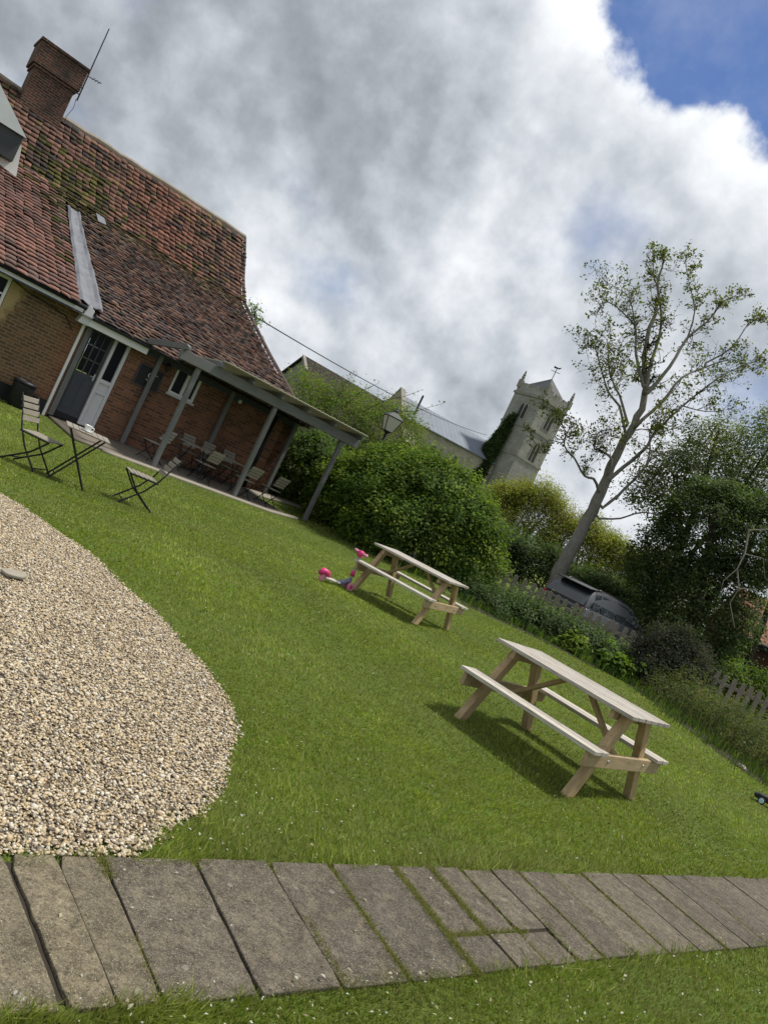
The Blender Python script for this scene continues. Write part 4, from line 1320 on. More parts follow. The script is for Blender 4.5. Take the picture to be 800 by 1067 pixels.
# ------------------------------------------------------------------ picnic tables
def picnic_table():
    r = empty('picnic_table', (0, 0, 0), 0, 'x', 'picnic table', 'wooden picnic tables on the lawn')
    L_, W_, H_, SF, ins, hb, B_ = 1.376, 0.779, 0.745, 1.128, 0.122, 0.426, 1.437
    m = MB()
    for k in range(6):
        w1 = W_ / 6; m.cur = (random.random(),) * 3
        m.box((0, -W_ / 2 + (k + .5) * w1, H_ - 0.016), (L_ - random.uniform(0, .01), w1 - 0.011, 0.032))
    m.build('tabletop', M['plank'], r, bevel=0.004, colored=True)
    for s in (-1, 1):
        m = MB()
        for k in range(2):
            m.cur = (random.random(),) * 3; m.box((0, s * (B_ / 2 - 0.062 - 0.124 * k), hb - 0.016), (L_ - random.uniform(0, .01), 0.113, 0.032))
        m.build('bench', M['plank'], r, bevel=0.004, colored=True)
    for e in (-1, 1):
        x = e * (L_ / 2 - ins)
        for s in (-1, 1):
            m = MB(); t0, t1 = SF / 2, 0.17
            dx = 0.034
            m.prism([(x - dx, s * (t0 + 0.052), 0), (x - dx, s * (t0 - 0.052), 0), (x - dx, s * (t1 - 0.052), H_ - 0.034), (x - dx, s * (t1 + 0.052), H_ - 0.034)], (2 * dx, 0, 0))
            m.build('leg', M['timber'], r, bevel=0.005)
        m = MB(); xb = x + e * 0.056
        m.box((xb, 0, hb - 0.034 - 0.055), (0.042, B_ - 0.05, 0.11)); bb_ = m.build('bench_bearer', M['timber_x'], r, bevel=0.005)
        for s in (-1, 1):
            m = MB(); m.lathe((xb + e * .021, s * 0.335, hb - .085), [(.0, -.002), (.013, -.002), (.011, .007), (.0, .009)], 8, Matrix.Rotation(R(90) * e, 3, 'Y')); m.build('bolt', M['alloy'], bb_)
        m = MB(); m.box((x - e * 0.060, 0, H_ - 0.034 - 0.036), (0.042, W_ - 0.1, 0.07)); m.build('top_bearer', M['timber_x'], r, bevel=0.004)
        m = MB(); m.beam((x - e * 0.03, 0, hb - 0.09), (x - e * 0.46, 0, H_ - 0.045), 0.062, 0.036); m.build('brace', M['timber'], r, bevel=0.004)
    return r


pt = picnic_table()
pt.location = (2.137, 6.541, float(gz(2.137, 6.541))); pt.rotation_euler = (0, 0, -0.77)
pt['label'] = 'nearer wooden picnic table with attached benches, standing alone on the open lawn'
p2 = copy_tree(pt)
p2.location = (0.855, 11.526, float(gz(0.855, 11.526)) + 0.03); p2.rotation_euler = (0, 0, -0.529)
p2['label'] = 'farther wooden picnic table in front of the big bush, pink scooter leaning at its bench'

# ------------------------------------------------------------------ scooter
sx = Vector((-0.19, 11.14, float(gz(-0.19, 11.14))))
sc = empty('scooter', sx, R(40), 'small pink and grey child scooter at the end of the farther picnic table', 'scooter')
def wheel(parent, c, rad, wd, mt, name='wheel'):
    m = MB(); rot = Matrix.Rotation(R(90), 3, 'X')
    m.lathe(c, [(0.0, -wd / 2), (rad * .82, -wd / 2), (rad, -wd * .3), (rad, wd * .3), (rad * .82, wd / 2), (0.0, wd / 2)], 18, rot)
    return m.build(name, mt, parent, smooth=False)
for s in (-1, 1):
    w_ = wheel(sc, (0.24, 0.055 * s, 0.062), 0.062, 0.026, M['palepink'])
    m = MB(); m.lathe((0.24, 0.055 * s + s * 0.015, 0.062), [(0.0, -.004), (0.03, -.004), (0.026, .004), (0.0, .004)], 14, Matrix.Rotation(R(90), 3, 'X')); m.build('hub', M['pink'], w_)
wheel(sc, (-0.27, 0, 0.055), 0.055, 0.03, M['palepink'])
m = MB(); m.prism([(-0.235, -0.05, 0.05), (0.06, -0.05, 0.045), (0.06, -0.05, 0.075), (-0.235, -0.05, 0.085)], (0, 0.10, 0)); m.build('deck', M['paleplastic'], sc, bevel=0.012)
m = MB(); m.tube([(0.04, 0, 0.062), (0.12, 0, 0.085), (0.235, 0, 0.175)], [0.034, 0.032, 0.03], 8); m.build('neck', M['violet'], sc, smooth=True)
m = MB(); m.tube([(0.24, 0, 0.06), (0.225, 0, 0.20), (0.19, 0, 0.58)], [0.024, 0.022, 0.017], 10); m.build('stem', M['greyplastic'], sc, smooth=True)
m = MB(); m.tube([(0.223, 0, 0.22), (0.213, 0, 0.30)], [0.036, 0.03], 10); m.build('collar', M['pink'], sc, smooth=True)
m = MB(); m.tube([(-0.16, 0, 0.09), (-0.21, 0, 0.135), (-0.29, 0, 0.15), (-0.345, 0, 0.10)], [0.03, 0.044, 0.050, 0.036], 10); m.build('rear_mudguard', M['pink'], sc, smooth=True)
m = MB(); m.tube([(0.19, -0.12, 0.58), (0.19, 0.12, 0.58)], 0.016, 8); m.build('handlebar', M['pink'], sc)
for s in (-1, 1):
    m = MB(); m.tube([(0.19, 0.065 * s, 0.58), (0.19, 0.15 * s, 0.585)], [0.022, 0.024], 10); m.build('grip', M['palepink'], sc, smooth=True)
m = MB(); m.lathe((0.193, 0, 0.52), [(0.0, 0.0), (0.04, 0.0), (0.05, 0.03), (0.045, 0.09), (0.0, 0.1)], 12); m.build('headset', M['pink'], sc, smooth=True)

# ------------------------------------------------------------------ object at the lawn's right edge
ty = empty('lawn_toy', (5.86, 9.36, float(gz(5.86, 9.36))), R(-32), 'small black toy with white top and pale blue wheels at the right lawn edge', 'toy')
m = MB(); m.prism([(-0.24, -0.07, 0.045), (0.24, -0.07, 0.045), (0.25, -0.07, 0.10), (0.10, -0.07, 0.12), (-0.20, -0.07, 0.115), (-0.27, -0.07, 0.09)], (0, 0.14, 0)); m.build('body', M['blackplastic'], ty, bevel=0.012)
m = MB(); m.prism([(-0.12, -0.055, 0.122), (0.12, -0.055, 0.125), (0.08, -0.055, 0.185), (-0.05, -0.055, 0.185)], (0, 0.11, 0)); m.build('top', M['white'], ty, bevel=0.012)
for x in (-0.16, 0.15):
    for s in (-1, 1):
        w_ = wheel(ty, (x, 0.085 * s, 0.045), 0.045, 0.028, M['rubber'])
        mm = MB(); mm.lathe((x, 0.1 * s, 0.045), [(0.0, -.004), (0.032, -.004), (0.028, .005), (0.0, .005)], 14, Matrix.Rotation(R(90), 3, 'X')); mm.build('hub', M['paleblue'], w_)

# flat stones lying in the gravel
for (x, y, s, lab, mt) in ((-1.88, 4.68, 0.075, 'flat pale grey stone lying on the gravel', 'lead'), (0.0, 0.0, 0, '', '')):
    if not s: continue
    m = MB(); n = 14
    pts = [(s * (1 + .12 * math.sin(3 * a)) * math.cos(a), s * 0.7 * (1 + .1 * math.cos(2 * a)) * math.sin(a), 0) for a in np.linspace(0, 2 * math.pi, n, endpoint=False)]
    m.prism(pts, (0, 0, 0.02)); o = m.build('flat_stone', M['kerb'], bevel=0.006); o.location = (x, y, 0.03); o.rotation_euler = (0.1, -0.08, 0.5); tag(o, lab, 'stone')

# ------------------------------------------------------------------ hedges, shrubs, beds
G_HEDGE = [(0.06, 0.105, 0.02), (0.085, 0.145, 0.024), (0.12, 0.175, 0.028), (0.045, 0.08, 0.02), (0.165, 0.205, 0.035)]
G_DARK = [(0.042, 0.068, 0.024), (0.055, 0.085, 0.028), (0.07, 0.10, 0.034), (0.08, 0.11, 0.045)]
G_IVY = [(0.035, 0.06, 0.02), (0.05, 0.08, 0.027), (0.07, 0.10, 0.04), (0.095, 0.125, 0.06)]
G_WILLOW = [(0.21, 0.215, 0.04), (0.18, 0.20, 0.04), (0.24, 0.23, 0.06), (0.15, 0.17, 0.036)]
G_FRESH = [(0.16, 0.215, 0.035), (0.125, 0.185, 0.032), (0.095, 0.15, 0.026)]
G_BROWN = [(0.12, 0.115, 0.05), (0.155, 0.14, 0.065), (0.095, 0.115, 0.04), (0.075, 0.095, 0.034)]
G_PURPLE = [(0.030, 0.035, 0.026), (0.042, 0.042, 0.032), (0.055, 0.06, 0.045), (0.025, 0.03, 0.02)]

bush('hedge_bush', 'big rounded green bush behind the farther picnic table', 'bush',
     [(0.75, 19.6, 1.10, 2.0, 1.8, 1.72), (-0.75, 20.3, 0.85, 1.25, 1.3, 1.25), (2.05, 19.1, 0.85, 1.15, 1.3, 1.50), (0.7, 18.6, 0.75, 1.6, 1.1, 0.95), (0.0, 20.4, 1.40, 1.2, 1.2, 1.4), (1.3, 19.6, 1.9, 0.8, 0.9, 0.85)],
     3000, 34, 0.22, 0.085, G_HEDGE, low=-0.6, nst=12)
bush('willow_shrub', 'loose yellow-green shrub rising behind the pergola end', 'bush',
     [(-2.6, 25.2, 2.2, 1.6, 1.6, 1.9), (-1.0, 25.8, 2.6, 1.5, 1.5, 1.7), (-3.4, 24.6, 1.5, 1.1, 1.1, 1.5), (-3.9, 25.3, 2.3, 1.2, 1.2, 1.6)],
     1500, 24, 0.34, 0.10, G_FRESH + G_BROWN[:2] + G_HEDGE[:2], aspect=0.35, nst=12)
bush('leafy_shrub', 'dark leafy shrub in the gap between pergola and big bush', 'bush',
     [(-2.5, 22.6, 0.9, 1.2, 1.0, 1.25), (-1.6, 21.6, 0.75, 1.0, 0.9, 1.0)], 750, 28, 0.24, 0.10, G_DARK + G_HEDGE[:2])
bush('bush', 'bush with long arching shoots above the hedge beside the lantern', 'bush',
     [(0.4, 25.8, 1.9, 1.6, 1.4, 1.4)], 700, 24, 0.3, 0.10, G_FRESH + G_HEDGE[1:3], nst=8)

# arching shoots with leaves against the sky
def shoot_plant(name, label, base, shoots, pal, lsz, cat='shrub'):
    root = empty(name, base, 0, label, cat)
    mb = MB(); C_ = []
    for s_ in shoots:
        pts = [Vector(p) - Vector(base) for p in s_]
        mb.tube(pts, [0.014 - 0.010 * i / (len(pts) - 1) for i in range(len(pts))], 5)
        for i in range(len(pts) - 1):
            L0 = (pts[i + 1] - pts[i]).length; m_ = int(L0 / 0.05)
            for k in range(m_): C_.append(pts[i].lerp(pts[i + 1], random.random()) + Vector((random.gauss(0, .05), random.gauss(0, .05), random.gauss(0, .05))))
    mb.build('stem', M['bark_dark'], root, smooth=True)
    c = np.array([list(p) for p in C_])
    v, f, cc = leaf_geo(c, lsz, tone(len(c), pal, 0.2), 0.2, 0.55)
    np_mesh('foliage', v, f, M['leaf'], root, cc)
    return root


shoot_plant('rambling_shrub', 'long thin leafy shoots reaching above the barn roof line', (-2.2, 24.6, 2.6),
            [[(-2.6, 24.6, 3.4), (-2.3, 24.6, 4.1), (-1.9, 24.5, 4.55)], [(-2.0, 24.6, 3.5), (-1.5, 24.6, 4.15), (-1.0, 24.5, 4.5), (-0.55, 24.4, 4.95)], [(-1.6, 24.6, 3.4), (-1.1, 24.5, 3.95), (-0.5, 24.4, 4.2), (0.25, 24.3, 4.85)],
             [(-2.9, 24.7, 3.3), (-2.9, 24.7, 4.0), (-2.75, 24.6, 4.6)], [(-1.2, 24.6, 3.3), (-0.7, 24.5, 3.8), (-0.4, 24.5, 4.3)]], G_BROWN + G_HEDGE[:2], 0.085)

# young tree at the pub's gable
root = empty('young_tree', (-6.2, 26.5, 0), 0, 'slender pale-leaved tree rising just beyond the pub gable', 'tree')
mb = MB(); C_ = []
mb.tube([(0.1, 0, 0), (0.0, 0, 2.0), (-0.3, 0, 3.6), (-0.75, 0, 5.3)], [0.07, 0.05, 0.035, 0.01], 7)
for k in range(46):
    z = random.uniform(2.0, 5.2); x0 = -0.75 * max(0, (z - 2) / 3.3); a = random.uniform(0, 6.28); l = random.uniform(.3, .9) * (1.25 - z / 7)
    p0 = Vector((x0, 0, z)); p1 = p0 + Vector((math.cos(a) * l, math.sin(a) * l, l * .7))
    mb.tube([p0, p0.lerp(p1, .5) + Vector((0, 0, .05)), p1], [.014, .010, .004], 5)
    for q in range(26): C_.append(list(p0.lerp(p1, random.uniform(.35, 1.05)) + Vector([random.gauss(0, .10) for _ in range(3)])))
mb.build('trunk', M['bark_dark'], root, smooth=True)
c = np.array(C_); v, f, cc = leaf_geo(c, 0.10, tone(len(c), G_FRESH + G_HEDGE[1:3], 0.2), 0.2, 0.6); np_mesh('crown', v, f, M['leaf'], root, cc)

bush('ivy_hedge', 'low dark ivy mound sprawling over the fence foot behind the nearer table', 'ivy',
     [(3.0, 17.6, 0.1, 0.9, 0.9, 0.36), (3.9, 17.9, 0.15, 0.9, 0.9, 0.42), (4.7, 18.0, 0.15, 0.9, 1.0, 0.46), (5.5, 18.1, 0.15, 0.9, 1.0, 0.44), (6.2, 18.3, 0.15, 0.75, 1.0, 0.42), (4.0, 19.5, 0.1, 1.6, 0.6, 0.40)],
     1500, 26, 0.17, 0.085, G_IVY, up=0.7, nst=5, low=-0.2)
bush('leafy_plant', 'fresh light green clump at the front of the ivy bed', 'plant',
     [(5.05, 17.1, 0.05, 0.42, 0.35, 0.42)], 110, 18, 0.10, 0.11, G_FRESH, up=0.5, nst=4)
bush('leafy_plant', 'broad-leaved green plant between ivy bed and dark round shrub', 'plant',
     [(6.1, 17.0, 0.05, 0.5, 0.35, 0.36)], 120, 16, 0.10, 0.13, G_FRESH[1:] + G_HEDGE[:2], up=0.5, nst=4)
bush('round_shrub', 'dark small-leaved shrub standing against the picket fence', 'shrub',
     [(7.35, 17.6, 0.75, 0.85, 0.8, 0.85), (6.95, 17.3, 0.45, 0.6, 0.6, 0.6), (7.9, 17.8, 0.6, 0.6, 0.6, 0.75)], 900, 26, 0.16, 0.055, G_PURPLE, nst=8)
bush('tussock_bed', 'overgrown brown and green weedy clump below the right-hand fence', 'plants',
     [(7.4, 15.9, 0.1, 0.9, 1.0, 0.62), (7.7, 14.6, 0.1, 0.9, 1.0, 0.60), (7.9, 13.2, 0.1, 1.0, 1.0, 0.58), (8.1, 12.0, 0.1, 1.0, 1.0, 0.52), (8.6, 11.0, 0.1, 1.0, 1.0, 0.48)],
     1300, 24, 0.17, 0.065, G_BROWN + G_DARK[:3], aspect=0.3, nst=5, low=-0.2)


def reeds(name, label, cat, pts, n, h0, pal, spread):
    base = pts[0]; root = None
    P = np.array(pts); i = rng.integers(0, len(P), n)
    x = P[i, 0] + rng.normal(0, spread, n); y = P[i, 1] + rng.normal(0, spread, n); z = gz(x, y)
    h = h0 * rng.uniform(0.5, 1.2, n); lean = rng.normal(0, 0.28, (n, 2)) * h[:, None]; wd = 0.006; th = rng.uniform(0, 6.28, n)
    bx, by = np.cos(th) * wd, np.sin(th) * wd
    V = np.empty((n, 5, 3))
    V[:, 0] = np.stack([x - bx, y - by, z], -1); V[:, 1] = np.stack([x + bx, y + by, z], -1)
    mx, my = x + lean[:, 0] * .35, y + lean[:, 1] * .35
    V[:, 2] = np.stack([mx + bx * .8, my + by * .8, z + h * .6], -1); V[:, 3] = np.stack([mx - bx * .8, my - by * .8, z + h * .6], -1)
    V[:, 4] = np.stack([x + lean[:, 0], y + lean[:, 1], z + h], -1)
    a = np.arange(n)[:, None] * 5
    F = np.concatenate([a + np.array([[0, 1, 2]]), a + np.array([[0, 2, 3]]), a + np.array([[3, 2, 4]])])
    o = np_mesh(name, V.reshape(-1, 3), F, M['leaf'], None, np.repeat(tone(n, pal, .2), 5, axis=0))
    return tag(o, label, cat, kind='stuff')


reeds('long_grass', 'unmown long grass and weed stems along the right-hand bed', 'grass', [(7.2, 15.4), (7.3, 14.4), (7.4, 13.4), (7.6, 12.4), (7.9, 11.5), (8.4, 10.6), (9.2, 10.2)], 1500, 0.50, G_BROWN + G_DARK, 0.42)
reeds('bed_weeds', 'low green weeds along the lawn edge of the beds', 'weeds', [(2.6, 16.6), (3.4, 16.75), (4.3, 16.9), (5.3, 16.8), (6.2, 16.7), (6.55, 15.4), (6.6, 14.2), (6.7, 12.9), (6.9, 11.8), (7.1, 11.1), (1.2, 17.6), (0.0, 18.8)], 3000, 0.22, G_HEDGE + G_DARK, 0.28)
# bed soil under the planting
mb = MB(); bl = [(x, y, float(gz(x, y)) + 0.008) for x, y in BEDLINE[:15]] + [(14, 9.5, 0.008), (14, 21, 0.008), (-1.15, 21, 0.008)]
tag(mb.add(bl, [tuple(range(len(bl)))]).build('planting_bed', M['soil']), kind='structure')
for (x, y, s, lab) in ((7.0, 16.3, 0.11, 'pale rock at the foot of the dark round shrub'), (6.62, 11.75, 0.07, 'small grey rock on the edge of the weedy bed')):
    bm = bmesh.new(); bmesh.ops.create_icosphere(bm, subdivisions=2, radius=s)
    for v in bm.verts: v.co *= random.uniform(.82, 1.15); v.co.z *= .7
    me = bpy.data.meshes.new('rock'); bm.to_mesh(me); bm.free(); me.materials.append(M['kerb'])
    o = bpy.data.objects.new('rock', me); COL.objects.link(o); o.location = (x, y, s * .3); tag(o, lab, 'rock')

# ------------------------------------------------------------------ picket fence
FA, FB = Vector((2.6, 20.5, 0)), Vector((13.6, 20.3, 0))
fd = (FB - FA); fl = fd.length; fd.normalize(); fan = math.atan2(fd.y, fd.x)
fe = empty('picket_fence', FA, fan, 'weathered wooden picket fence with rounded tops along the garden end', 'fence')
pk = None
for i in range(int(fl / 0.245)):
    if pk is None:
        m = MB(); pr = [(-0.065, 0, 0.06), (0.065, 0, 0.06), (0.065, 0, 0.93)] + [(0.065 * math.cos(a), 0, 0.93 + 0.075 * math.sin(a)) for a in np.linspace(0.35, 2.8, 7)] + [(-0.065, 0, 0.93)]
        m.prism(pr, (0, 0.022, 0)); pk = m.build('picket', M['fencewood'], fe, bevel=0.004); o = pk
    else:
        o = pk.copy(); COL.objects.link(o); o.parent = fe
    o.location = (0.12 + 0.245 * i, random.uniform(-.006, .006), random.uniform(-.02, .02)); o.rotation_euler = (random.uniform(-.02, .02), random.uniform(-.03, .03), 0)
for z in (0.28, 0.76):
    m = MB(); m.span((0, 0.031, z - .045), (fl, 0.075, z + .045)); m.build('rail', M['fencewood'], fe, bevel=0.004)
for i in range(6):
    m = MB(); m.span((0.05 + i * 2.1, 0.077, -0.1), (0.15 + i * 2.1, 0.175, 0.95)); m.build('post', M['fencewood'], fe, bevel=0.005)

# ------------------------------------------------------------------ parked car
car = empty('parked_car', (7.35, 23.55, 0.02), R(90 - 50), 'dark grey estate car with tinted glass parked behind the picket fence', 'car')
HB = 0.87
def loft(stations):
    """stations: (x, z_low, z_belt, z_top, half_low, half_belt, half_top)"""
    vs = []; fs = []; k = 8
    for x, zl, zb, zt, hl, hb, ht in stations:
        vs += [(x, -hl, zl), (x, -hb, (zl + zb) / 2), (x, -hb, zb), (x, -ht, zt), (x, ht, zt), (x, hb, zb), (x, hb, (zl + zb) / 2), (x, hl, zl)]
    for i in range(len(stations) - 1):
        for j in range(k):
            fs.append((i * k + j, i * k + (j + 1) % k, (i + 1) * k + (j + 1) % k, (i + 1) * k + j))
    fs.append(tuple(range(k))); fs.append(tuple(reversed(range((len(stations) - 1) * k, len(stations) * k))))
    return vs, fs
m = MB(); v, f = loft([(-2.12, .42, .62, .86, .70, .80, .74), (-2.05, .28, .62, .95, .78, .86, .80), (-1.5, .22, .65, .96, .80, .90, .85), (0.4, .22, .65, .95, .80, .91, .86), (1.0, .22, .65, .95, .80, .90, .85), (1.75, .24, .60, .86, .78, .87, .78), (2.05, .30, .56, .74, .72, .80, .68), (2.15, .38, .52, .64, .60, .68, .56)])
body = m.add(v, f).build('body', M['carpaint'], car, bevel=0.03, smooth=True)
m = MB(); v, f = loft([(-2.06, .93, .95, .97, .78, .79, .78), (-1.92, .94, 1.15, 1.30, .80, .76, .66), (-1.70, .945, 1.22, 1.50, .82, .76, .60), (-0.9, .945, 1.24, 1.555, .84, .77, .60), (0.1, .945, 1.24, 1.535, .84, .77, .60), (0.45, .945, 1.20, 1.47, .83, .76, .60), (0.85, .945, 1.12, 1.27, .82, .77, .66), (1.28, .93, .95, .965, .78, .78, .74)])
cabin = m.add(v, f).build('cabin', M['carpaint'], car, bevel=0.02, smooth=True)
def side_poly(pts, s, matl, name, parent, off=0.008):
    def hw(z):
        return np.interp(z, [.945, 1.24, 1.54], [.84, .77, .60]) + off
    m = MB(); a = [(x, s * hw(z), z) for x, z in pts]; b = [(x, s * (hw(z) - .01), z) for x, z in pts]; n = len(pts)
    m.add(a + b, [tuple(range(n)), tuple(reversed(range(n, 2 * n)))] + [(i, (i + 1) % n, n + (i + 1) % n, n + i) for i in range(n)])
    return m.build(name, matl, parent)
for s in (-1, 1):
    side_poly([(-0.52, .985), (0.98, .985), (0.52, 1.36), (0.30, 1.44), (-0.52, 1.46)], s, M['carglass'], 'front_window' if False else 'side_window', cabin)
    side_poly([(-1.36, .985), (-0.60, .985), (-0.60, 1.46), (-1.30, 1.455)], s, M['carglass'], 'side_window', cabin)
    side_poly([(-1.84, 1.02), (-1.44, .99), (-1.38, 1.45), (-1.66, 1.42)], s, M['carglass'], 'side_window', cabin)
    m = MB(); m.tube([(-1.6, s * .57, 1.53), (-1.4, s * .57, 1.585), (0.1, s * .57, 1.57), (0.3, s * .57, 1.52)], 0.018, 8); m.build('roof_rail', M['cartrim'], car, smooth=True)
    m = MB(); m.box((0.78, s * .96, 1.03), (0.12, 0.20, 0.14)); m.build('wing_mirror', M['cartrim'], car, bevel=0.03)
    m = MB(); m.box((-2.07, s * .72, .84), (0.10, 0.13, 0.20)); m.build('rear_lamp', M['redlamp'], car, bevel=0.02)
    for x in (-1.32, 1.32):
        w_ = wheel(car, (x, s * .80, .32), .32, .21, M['rubber'], 'wheel')
        mm = MB(); mm.lathe((x, s * .906, .32), [(0.0, -.01), (.22, -.01), (.20, .012), (0.06, .005), (0.0, .02)], 20, Matrix.Rotation(R(90) * (1 if s < 0 else -1), 3, 'X')); mm.build('rim', M['alloy'], w_)
m = MB(); m.add([(-2.10, -.70, 1.0), (-2.10, .70, 1.0), (-1.80, .60, 1.46), (-1.80, -.60, 1.46), (-2.08, -.70, .99), (-2.08, .70, .99), (-1.78, .60, 1.45), (-1.78, -.60, 1.45)], [(0, 1, 2, 3), (7, 6, 5, 4), (0, 4, 5, 1), (1, 5, 6, 2), (2, 6, 7, 3), (3, 7, 4, 0)]); m.build('rear_window', M['carglass'], cabin)
m = MB(); m.add([(1.30, -.72, .98), (1.30, .72, .98), (0.50, .57, 1.45), (0.50, -.57, 1.45), (1.27, -.72, .975), (1.27, .72, .975), (0.47, .57, 1.44), (0.47, -.57, 1.44)], [(0, 1, 2, 3), (7, 6, 5, 4), (0, 4, 5, 1), (1, 5, 6, 2), (2, 6, 7, 3), (3, 7, 4, 0)]); m.build('windscreen', M['carglass'], cabin)
m = MB(); m.prism([(-2.02, -.62, 1.475), (-1.55, -.62, 1.535), (-1.55, -.62, 1.56), (-2.02, -.62, 1.505)], (0, 1.24, 0)); m.build('spoiler', M['cartrim'], car, bevel=0.008)
m = MB(); m.span((-2.16, -.80, .36), (-2.09, .80, .56)); m.build('bumper', M['cartrim'], car, bevel=0.02)

m = MB(); m.span((-1.5, -.50, 1.548), (.15, .50, 1.566)); m.build('roof_panel', M['alloy'], car, bevel=0.008)

# ------------------------------------------------------------------ tall bare-limbed tree
TREE = [[[[6.53,27.0,1.04],[6.48,27.02,2.04],[6.55,27.05,3.29],[6.57,27.07,4.39],[6.56,27.09,5.05],[6.5,27.12,5.81],[6.54,27.14,6.74],[6.63,27.16,7.69],[6.46,27.18,8.58],[5.98,27.21,9.44],[5.71,27.23,10.41],[5.63,27.25,11.22],[5.3,27.28,12.15],[5.07,27.3,13.02]],0.3,0.03],[[[6.55,27.0,4.68],[6.08,26.84,4.88],[5.69,26.68,5.1],[5.11,26.52,5.47],[4.47,26.36,5.61],[4.33,26.2,6.02]],0.075,0.025],[[[4.44,26.2,5.58],[4.04,26.13,5.41],[3.68,26.07,5.17],[3.39,26.0,5.26]],0.03,0.01],[[[4.33,26.2,6.02],[3.86,26.1,6.25],[3.43,26.0,6.27]],0.02,0.008],[[[6.5,27.0,5.32],[6.18,26.88,5.82],[5.86,26.76,5.96],[5.55,26.64,5.93],[5.53,26.52,6.5],[5.67,26.4,6.82]],0.07,0.02],[[[6.49,27.0,6.88],[5.82,26.8,7.62],[5.16,26.6,7.99],[4.56,26.4,8.5],[4.08,26.2,8.76],[3.75,26.0,8.96]],0.07,0.012],[[[5.14,26.5,7.97],[5.36,26.35,8.4],[5.19,26.2,9.0]],0.03,0.01],[[[6.35,27.0,7.3],[5.77,27.2,8.13],[5.13,27.4,8.77],[4.92,27.6,9.38],[4.67,27.8,9.79]],0.07,0.015],[[[6.41,27.0,8.53],[6.18,27.2,9.78],[5.97,27.4,10.93],[5.59,27.6,12.02],[5.06,27.8,12.81],[4.75,28.0,13.35]],0.1,0.012],[[[6.27,27.0,8.7],[5.48,26.9,9.51],[5.16,26.8,10.22],[4.67,26.7,10.56],[3.96,26.6,10.73],[3.6,26.5,10.18]],0.08,0.012],[[[5.16,26.8,10.22],[4.33,26.5,10.87],[3.58,26.2,11.01]],0.04,0.01],[[[6.51,27.0,8.58],[6.83,27.24,9.73],[7.05,27.48,10.98],[7.4,27.72,11.99],[7.78,27.96,12.97],[8.28,28.2,13.72]],0.1,0.012],[[[7.06,27.5,10.98],[6.78,27.33,11.91],[6.22,27.17,12.67],[5.6,27.0,13.05]],0.05,0.01],[[[6.64,27.0,7.32],[7.07,27.3,8.52],[7.54,27.6,9.7],[8.13,27.9,10.66],[9.09,28.2,11.29],[10.03,28.5,11.48]],0.09,0.012],[[[8.16,28.0,10.69],[8.78,28.27,11.73],[9.14,28.53,13.09],[9.64,28.8,13.39]],0.05,0.01],[[[6.61,27.0,5.25],[6.98,26.86,6.14],[7.09,26.71,6.79],[7.21,26.57,7.42],[7.56,26.43,8.52],[8.11,26.29,9.69],[8.54,26.14,10.34],[9.15,26.0,10.84]],0.1,0.012],[[[7.56,26.4,8.51],[8.28,26.2,8.77],[9.04,26.0,8.93]],0.035,0.01],[[[6.84,27.0,4.28],[7.26,26.86,5.32],[7.5,26.72,6.33],[7.35,26.58,7.02],[6.98,26.44,7.54],[7.19,26.3,7.98]],0.08,0.012],[[[7.14,26.5,7.27],[7.74,26.4,7.66],[7.95,26.3,8.1]],0.03,0.01],[[[6.89,27.0,3.88],[7.42,26.7,4.14],[7.97,26.4,4.61],[8.51,26.1,4.62],[8.97,25.8,4.62],[9.49,25.5,4.48]],0.05,0.012],[[[7.44,26.5,6.29],[7.8,26.33,6.74],[8.37,26.17,6.89],[8.78,26.0,6.61]],0.035,0.01],[[[6.53,27.0,6.42],[6.75,27.25,7.15],[7.46,27.5,7.63]],0.05,0.02]]
